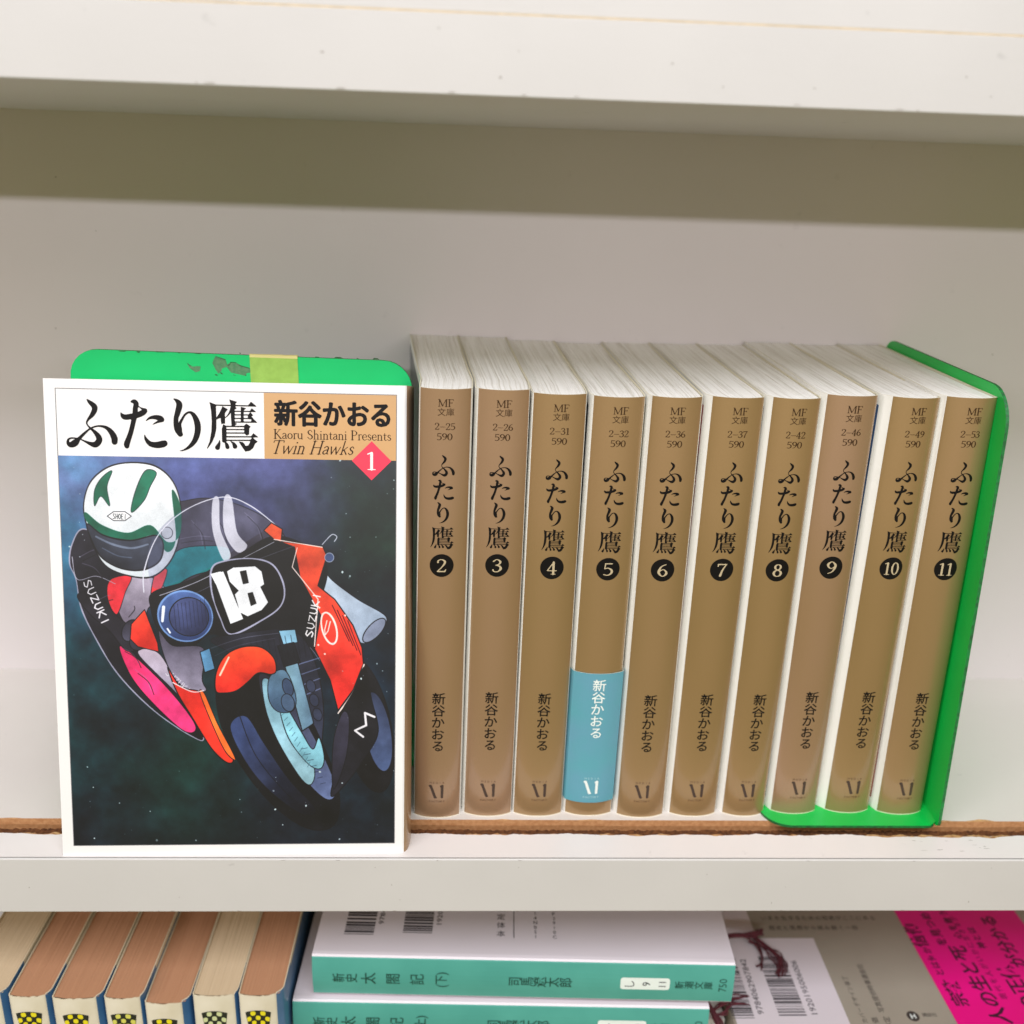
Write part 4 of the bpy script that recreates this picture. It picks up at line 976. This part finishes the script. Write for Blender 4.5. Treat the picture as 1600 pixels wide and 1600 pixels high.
# ------------------------------------------------------------------ teal books lying on their covers
M_TEAL = mat('teal_cover', (80, 164, 150), .42, rgb2=(72, 155, 142), nscale=50, coat=.25)
M_WCOV = mat('white_glossy_cover', (214, 208, 213), .35, noise=.03, nscale=30, coat=.3)
M_TINK = mat('dark_green_ink', (22, 74, 62), .5)
M_BAR = mat('barcode_ink', (52, 50, 54), .5)
def lying_book(root, L, D, T, bulge=.7):
    th = .35; n = 8
    out = [(D, T), (D*.5, T+.05), (2.2, T), (1.0, T-.18), (.35, T-.7)]+[(-bulge*math.sin(math.pi*i/n)+.15, lerp(T-1.1, 1.1, i/n)) for i in range(n+1)]+[(.35, .7), (1.0, .18), (2.2, 0), (D, 0)]
    inn = [(D, T-th), (D*.5, T+.05-th), (2.2, T-th), (1.2, T-.18-th), (.75, T-.9)]+[(-bulge*math.sin(math.pi*i/n)+.15+th, lerp(T-1.2, 1.2, i/n)) for i in range(n+1)]+[(.75, .9), (1.2, .18+th), (2.2, th), (D, th)]
    N = len(out); V, F, I = [], [], []
    for x in (0, L): V += [(x, y, z) for y, z in out]
    for i in range(N-1):
        F.append((i, i+1, N+i+1, N+i)); I.append(1 if 3 < i < 5+n else 0)
    for x in (0, L):
        b = len(V); V += [(x, y, z) for y, z in out]+[(x, y, z) for y, z in inn]
        for i in range(N-1): F.append((b+i, b+N+i, b+N+i+1, b+i+1)); I.append(2)
    b = len(V)
    for x in (0, L): V += [(x, y, z) for y, z in inn]
    for i in range(N-1): F.append((b+i+1, b+i, b+N+i, b+N+i+1)); I.append(2)
    obj('dust_jacket', V, F, [M_WCOV, M_TEAL, M_RIM], root, idx=I)
    V, F = box_vf(.6, L-.6, .7, D-.5, th+.05, T-th-.05)
    obj('page_block', V, F, M_CREAMP, root, leaf=[(v[2]*.95, v[0]*.02, 9.1) for v in V])
def lying_text(T, x0, items, bulge=.7):
    parts = []
    for txt, xc, size, sxx in items: parts.append(cjk(txt, size, xc-x0, T/2-.2, rot=math.pi/2, sx=sxx, bold=.01))
    return merge(parts)
for idx, (x0, y0, z0, L, T, yaw, vol, lab) in enumerate([(55.0, 17.2, -72.6, 148.6, 17.9, -.041, '(下)', 'upper of two teal-spined paperbacks lying flat, white cover up'),
                                   (47.8, 15.2, -89.9, 148.2, 17.0, -.03, '(上)', 'lower teal-spined paperback lying under another teal one, cut by the frame')]):
    t = thing('lying_paperback_book', lab, 'book', (x0, y0, z0), (0, -.008 if idx == 0 else 0, yaw), group='teal paperbacks lying flat')
    lying_book(t, L, 104, T)
    mpp = lambda x, z: (x, -.7*math.sin(math.pi*max(0, min(1, (z-1.1)/(T-2.2))))+.15-.08, z)
    it = [('新', 64.2, 4.6, .9), ('史', 68.6, 4.6, .9), ('太', 74.7, 5.6, .95), ('閤', 83.3, 5.4, .95), ('記', 91.8, 5.4, .95), (vol, 100.2, 4.6, .95),
          ('司', 126.2, 4.9, .9), ('馬', 130.6, 4.9, .9), ('遼', 135.1, 5.0, .95), ('太', 139.6, 5.0, .9), ('郎', 144.2, 5.0, .95), ('新', 184.4, 3.5, 1), ('潮', 187.8, 3.5, 1), ('文', 191.2, 3.5, 1), ('庫', 194.6, 3.5, 1)]
    sh = 62.0-64.2 if False else 0
    xs = lambda v: lerp(7, 144.0, (v-61.5)/(201.5-61.5)) if False else (v-55.0)
    items = [(a, xs(b), c, d) for a, b, c, d in it]
    for nm_, sl in (('spine_title', items[:6]), ('author_name', items[6:11]), ('publisher_name', items[11:])):
        decal(nm_, lying_text(T, 0, sl), mpp, M_TINK, t)
    lb = decal('code_label', (rounded(xs(163.6), xs(181.0), T/2-2.6, T/2+2.6, (1, 1, 1, 1), 4), [tuple(range(20))]), mpp, M_WHINK, t)
    decal('label_code', merge([cjk('し', 4, xs(166.8), T/2, rot=math.pi/2), cjk('9', 4, xs(172.6), T/2, rot=math.pi/2), cjk('11', 3.6, xs(178.2), T/2, rot=math.pi/2)]), lambda x, z: (mpp(x, z)[0], mpp(x, z)[1]-.05, z), M_BAR, lb)
    decal('price_number', cjk('750' if idx == 0 else '750', 4.0, xs(199.6), T/2, rot=math.pi/2), mpp, M_TINK, t)
    # back cover print: two bar codes and columns of small type
    top = lambda x, y: (x, y, T+.11)
    rb = random.Random(8+idx); q = []
    for bx in (9.6, 30.6):
        y = 11.5+1.3*(bx > 20)-1.3*1; 
        while y < 46:
            w = rb.choice([.3, .3, .6, .9]); q.append(rect2(bx, bx+10.6, y, y+w)); y += w+rb.choice([.35, .35, .6, .9])
    decal('barcode', merge(q), top, M_BAR, t); q = []
    q += [cjk('9784101152110'[0:13], 2.6, 22.2, 28.0, rot=math.pi/2, sx=1.5), cjk('1920193006005', 2.6, 43.3, 28.0, rot=math.pi/2, sx=1.5)]
    decal('barcode_number', merge(q), top, M_BAR, t); q = []
    q += [merge([cjk(ch, 3.2, 66, 12.0+i*4.2, rot=0) for i, ch in enumerate('本体定価')]), rect2(70.6, 70.85, 10, 32)]
    q += [merge([cjk(ch, 2.2, 78.6, 11.0+i*2.3) for i, ch in enumerate('ISBN4101152')]), merge([cjk(ch, 2.2, 85.5, 11.0+i*2.3) for i, ch in enumerate('C0193P750E')])]
    decal('small_type', merge(q), top, M_BAR, t)

# ------------------------------------------------------------------ the larger book lying face down at the right
M_GREYC = mat('grey_beige_cover', (158, 152, 137), .45, rgb2=(150, 144, 130), nscale=20, coat=.15)
M_PINK = mat('magenta_paper_band', (232, 0, 132), .42, rgb2=(224, 0, 122), nscale=30, coat=.15)
M_DGREY = mat('dark_grey_ink', (58, 52, 48), .55)
M_PLUMINK = mat('dark_plum_ink', (52, 10, 40), .55)
t = thing('lying_hardcover_book', 'large grey-beige book lying flat with a white barcode panel and a magenta band', 'book', (207.3, -12, -103.0))
GW, GD, GT = 186, 130, 18
o = obj('cover', *box_vf(0, GW, 0, GD, 0, GT), M_GREYC, t); bevel(o, .8, 3)
V, F = box_vf(.8, GW-3, -.0, 1, 1.8, GT-1.8)
tp = lambda x, y: (x, y, GT+.05)
tp2 = lambda x, y: (x, y, GT+.12)
decal('barcode_panel', ([(1, 1), (42.6, 1), (43.4, 68.8), (20.0, 68.8), (19.6, 129), (1, 129)], [(0, 1, 2, 3, 4, 5)]), tp, M_WCOV, t)
rb = random.Random(21); q = []
def bars(bx, w0, ya, yb):
    y = ya
    while y < yb:
        w = rb.choice([.28, .28, .55, .55, .9]); q.append(rect2(bx, bx+w0, y, y+w)); y += w+rb.choice([.3, .3, .55, .8])
bars(-1+.9, 8.3, 29.5, 59); bars(17.6+.0, 10.4, 30.5, 59)
q += [cjk('9784062907842', 3.3, 11.0, 44.5, rot=math.pi/2, sx=1.25), cjk('1920195006006', 3.3, 31.0, 44.0, rot=math.pi/2, sx=1.25)]
decal('barcode', merge(q), tp2, M_BAR, t)
q = [merge([cjk(ch, 2.3, 48.8, 28+i*2.5, rot=math.pi/2) for i, ch in enumerate('カバーデザイン装丁')]),
     merge([cjk(ch, 2.6, 57.0, 33+i*2.6, rot=math.pi/2) for i, ch in enumerate('写真提供時事通信社')]),
     merge([cjk('定', 2.8, 57.4, 28.6, rot=math.pi/2), cjk('価', 2.8, 52.8, 28.2, rot=math.pi/2), cjk('本体', 2.6, 57.2, 24.6, rot=math.pi/2), cjk('税', 2.8, 53, 25.0, rot=math.pi/2)]),
     merge([cjk(ch, 2.6, 26+i*2.9, 80.0+(i % 2)*.1) for i, ch in enumerate('いまを生きるための知恵がここにある')]),
     merge([cjk(ch, 2.6, 28+i*2.9, 74.5) for i, ch in enumerate('歴史と思想から読み解く一冊')]), cjk('講談社', 1.9, 74.4, 30.6)]
decal('small_type', merge(q), tp, M_DGREY, t)
lg = decal('round_logo', disc2(67.9, 30.0, 2.3, 2.3, 24, 1), tp, M_DGREY, t)
decal('logo_letter', cjk('H', 3.0, 67.9, 30.0, bold=.02), tp2, M_WHINK, lg)
V, F = [], []
pb = []
x0b, x1b = 84.0, 136.0
prof = [(-.06, 2), (-.06, GT-.8), (.25, GT-.15), (.8, GT+.08), (GD-.8, GT+.08), (GD-.1, GT-.1), (GD+.04, GT-.8)]
for i in range(2):
    for y, z in prof: V.append(((x0b, x1b)[i]-(1.2 if i == 0 else 0)*(1-y/GD), y, z))
for q_ in range(6): F.append((q_, 7+q_, 8+q_, q_+1))
bd = obj('magenta_band', V, F, M_PINK, t)
def line_(chars, x, y, size, step, rot=math.pi/2, b=.02): return merge([cjk(ch, size, x, y+i*step, rot=rot, bold=b) for i, ch in enumerate(chars)])
q = [line_('宗教', 89.0, 37.4, 6.6, 6.2), line_('とは何か', 87.6, 50.6, 3.6, 3.8), line_('信仰', 86.6, 67.0, 7.0, 6.8),
     line_('人の生と死', 100.6, 30.0, 8.0, 7.6), line_('を見つめて', 95.8, 66.5, 4.6, 4.8), line_('現代を人がいかに生きるか', 107.0, 38.8, 3.0, 3.7, b=.0),
     line_('の正体', 115.2, 35.5, 8.0, 7.8), line_('が分かる', 121.6, 56.4, 7.0, 7.2), line_('私たち', 127.0, 40, 3.4, 4.2, b=0), line_('神とは', 111.6, 64.5, 3.6, 4.2), line_('心を救う', 104.2, 70.0, 3.6, 4.2)]
decal('band_lettering', merge(q), lambda x, y: (x, y, GT+.14), M_PLUMINK, bd)

# ------------------------------------------------------------------ ribbon bookmarks with frayed ends
M_RIB = mat('maroon_ribbon', (98, 38, 48), .75, rgb2=(74, 26, 36), nscale=500)
def ribbon(lab, loc, main, tails, seed):
    t = thing('bookmark_ribbon', lab, 'bookmark', loc, group='maroon ribbon bookmarks')
    rr = random.Random(seed); parts = []
    for k in range(9):
        P = [(x+rr.gauss(0, .5), y+rr.gauss(0, .8), z+abs(rr.gauss(0, .45))) for x, y, z in main]
        parts.append(tube_vf(catmull(P, 5), .42, 6))
    obj('ribbon_cord', *merge(parts), M_RIB, t, smooth=True)
    parts = []
    for tl in tails:
        for k in range(5):
            P = [(x+rr.gauss(0, .45)*(1+i*.4), y+rr.gauss(0, .5), max(.25, z+rr.gauss(0, .25))) for i, (x, y, z) in enumerate(tl)]
            parts.append(tube_vf(catmull(P, 5), .26, 5))
    obj('frayed_end', *merge(parts), M_RIB, t, smooth=True)
ribbon('maroon bookmark ribbon looping over the white barcode panel', (203, 50, -84.8), [(-14, 8, 14), (0, 6, 9), (7, 2, 5), (14, 4.5, 3), (22, 6.0, 1.6), (27, 9, 1.0)],
       [[(21, 6.5, 2.0), (25, 1.5, 1.2), (28, -3.5, .7), (28.4, -8, .4), (26.4, -12, .3)], [(23, 7, 1.8), (26.2, 2, 1), (30.2, -2, .6), (29.6, -8, .4), (29, -13.6, .3)], [(20, 4.0, 1.6), (23.5, 1.0, 1), (23.0, -5, .4), (21.2, -9.5, .3)]], 2)
ribbon('maroon bookmark ribbon at the foot of the teal stack, partly cut by the frame', (196, 20, -84.8), [(-3, 16, 7), (1, 8, 3), (3, 1, 1.5), (5, -5, .8), (6, -12, .5)],
       [[(4, -1, 1.2), (9, 3, .8), (14, 6, .5), (19, 7.5, .3)], [(4, -2, 1), (8, -1, .6), (12, 3, .4), (17, 3.5, .3)]], 9)
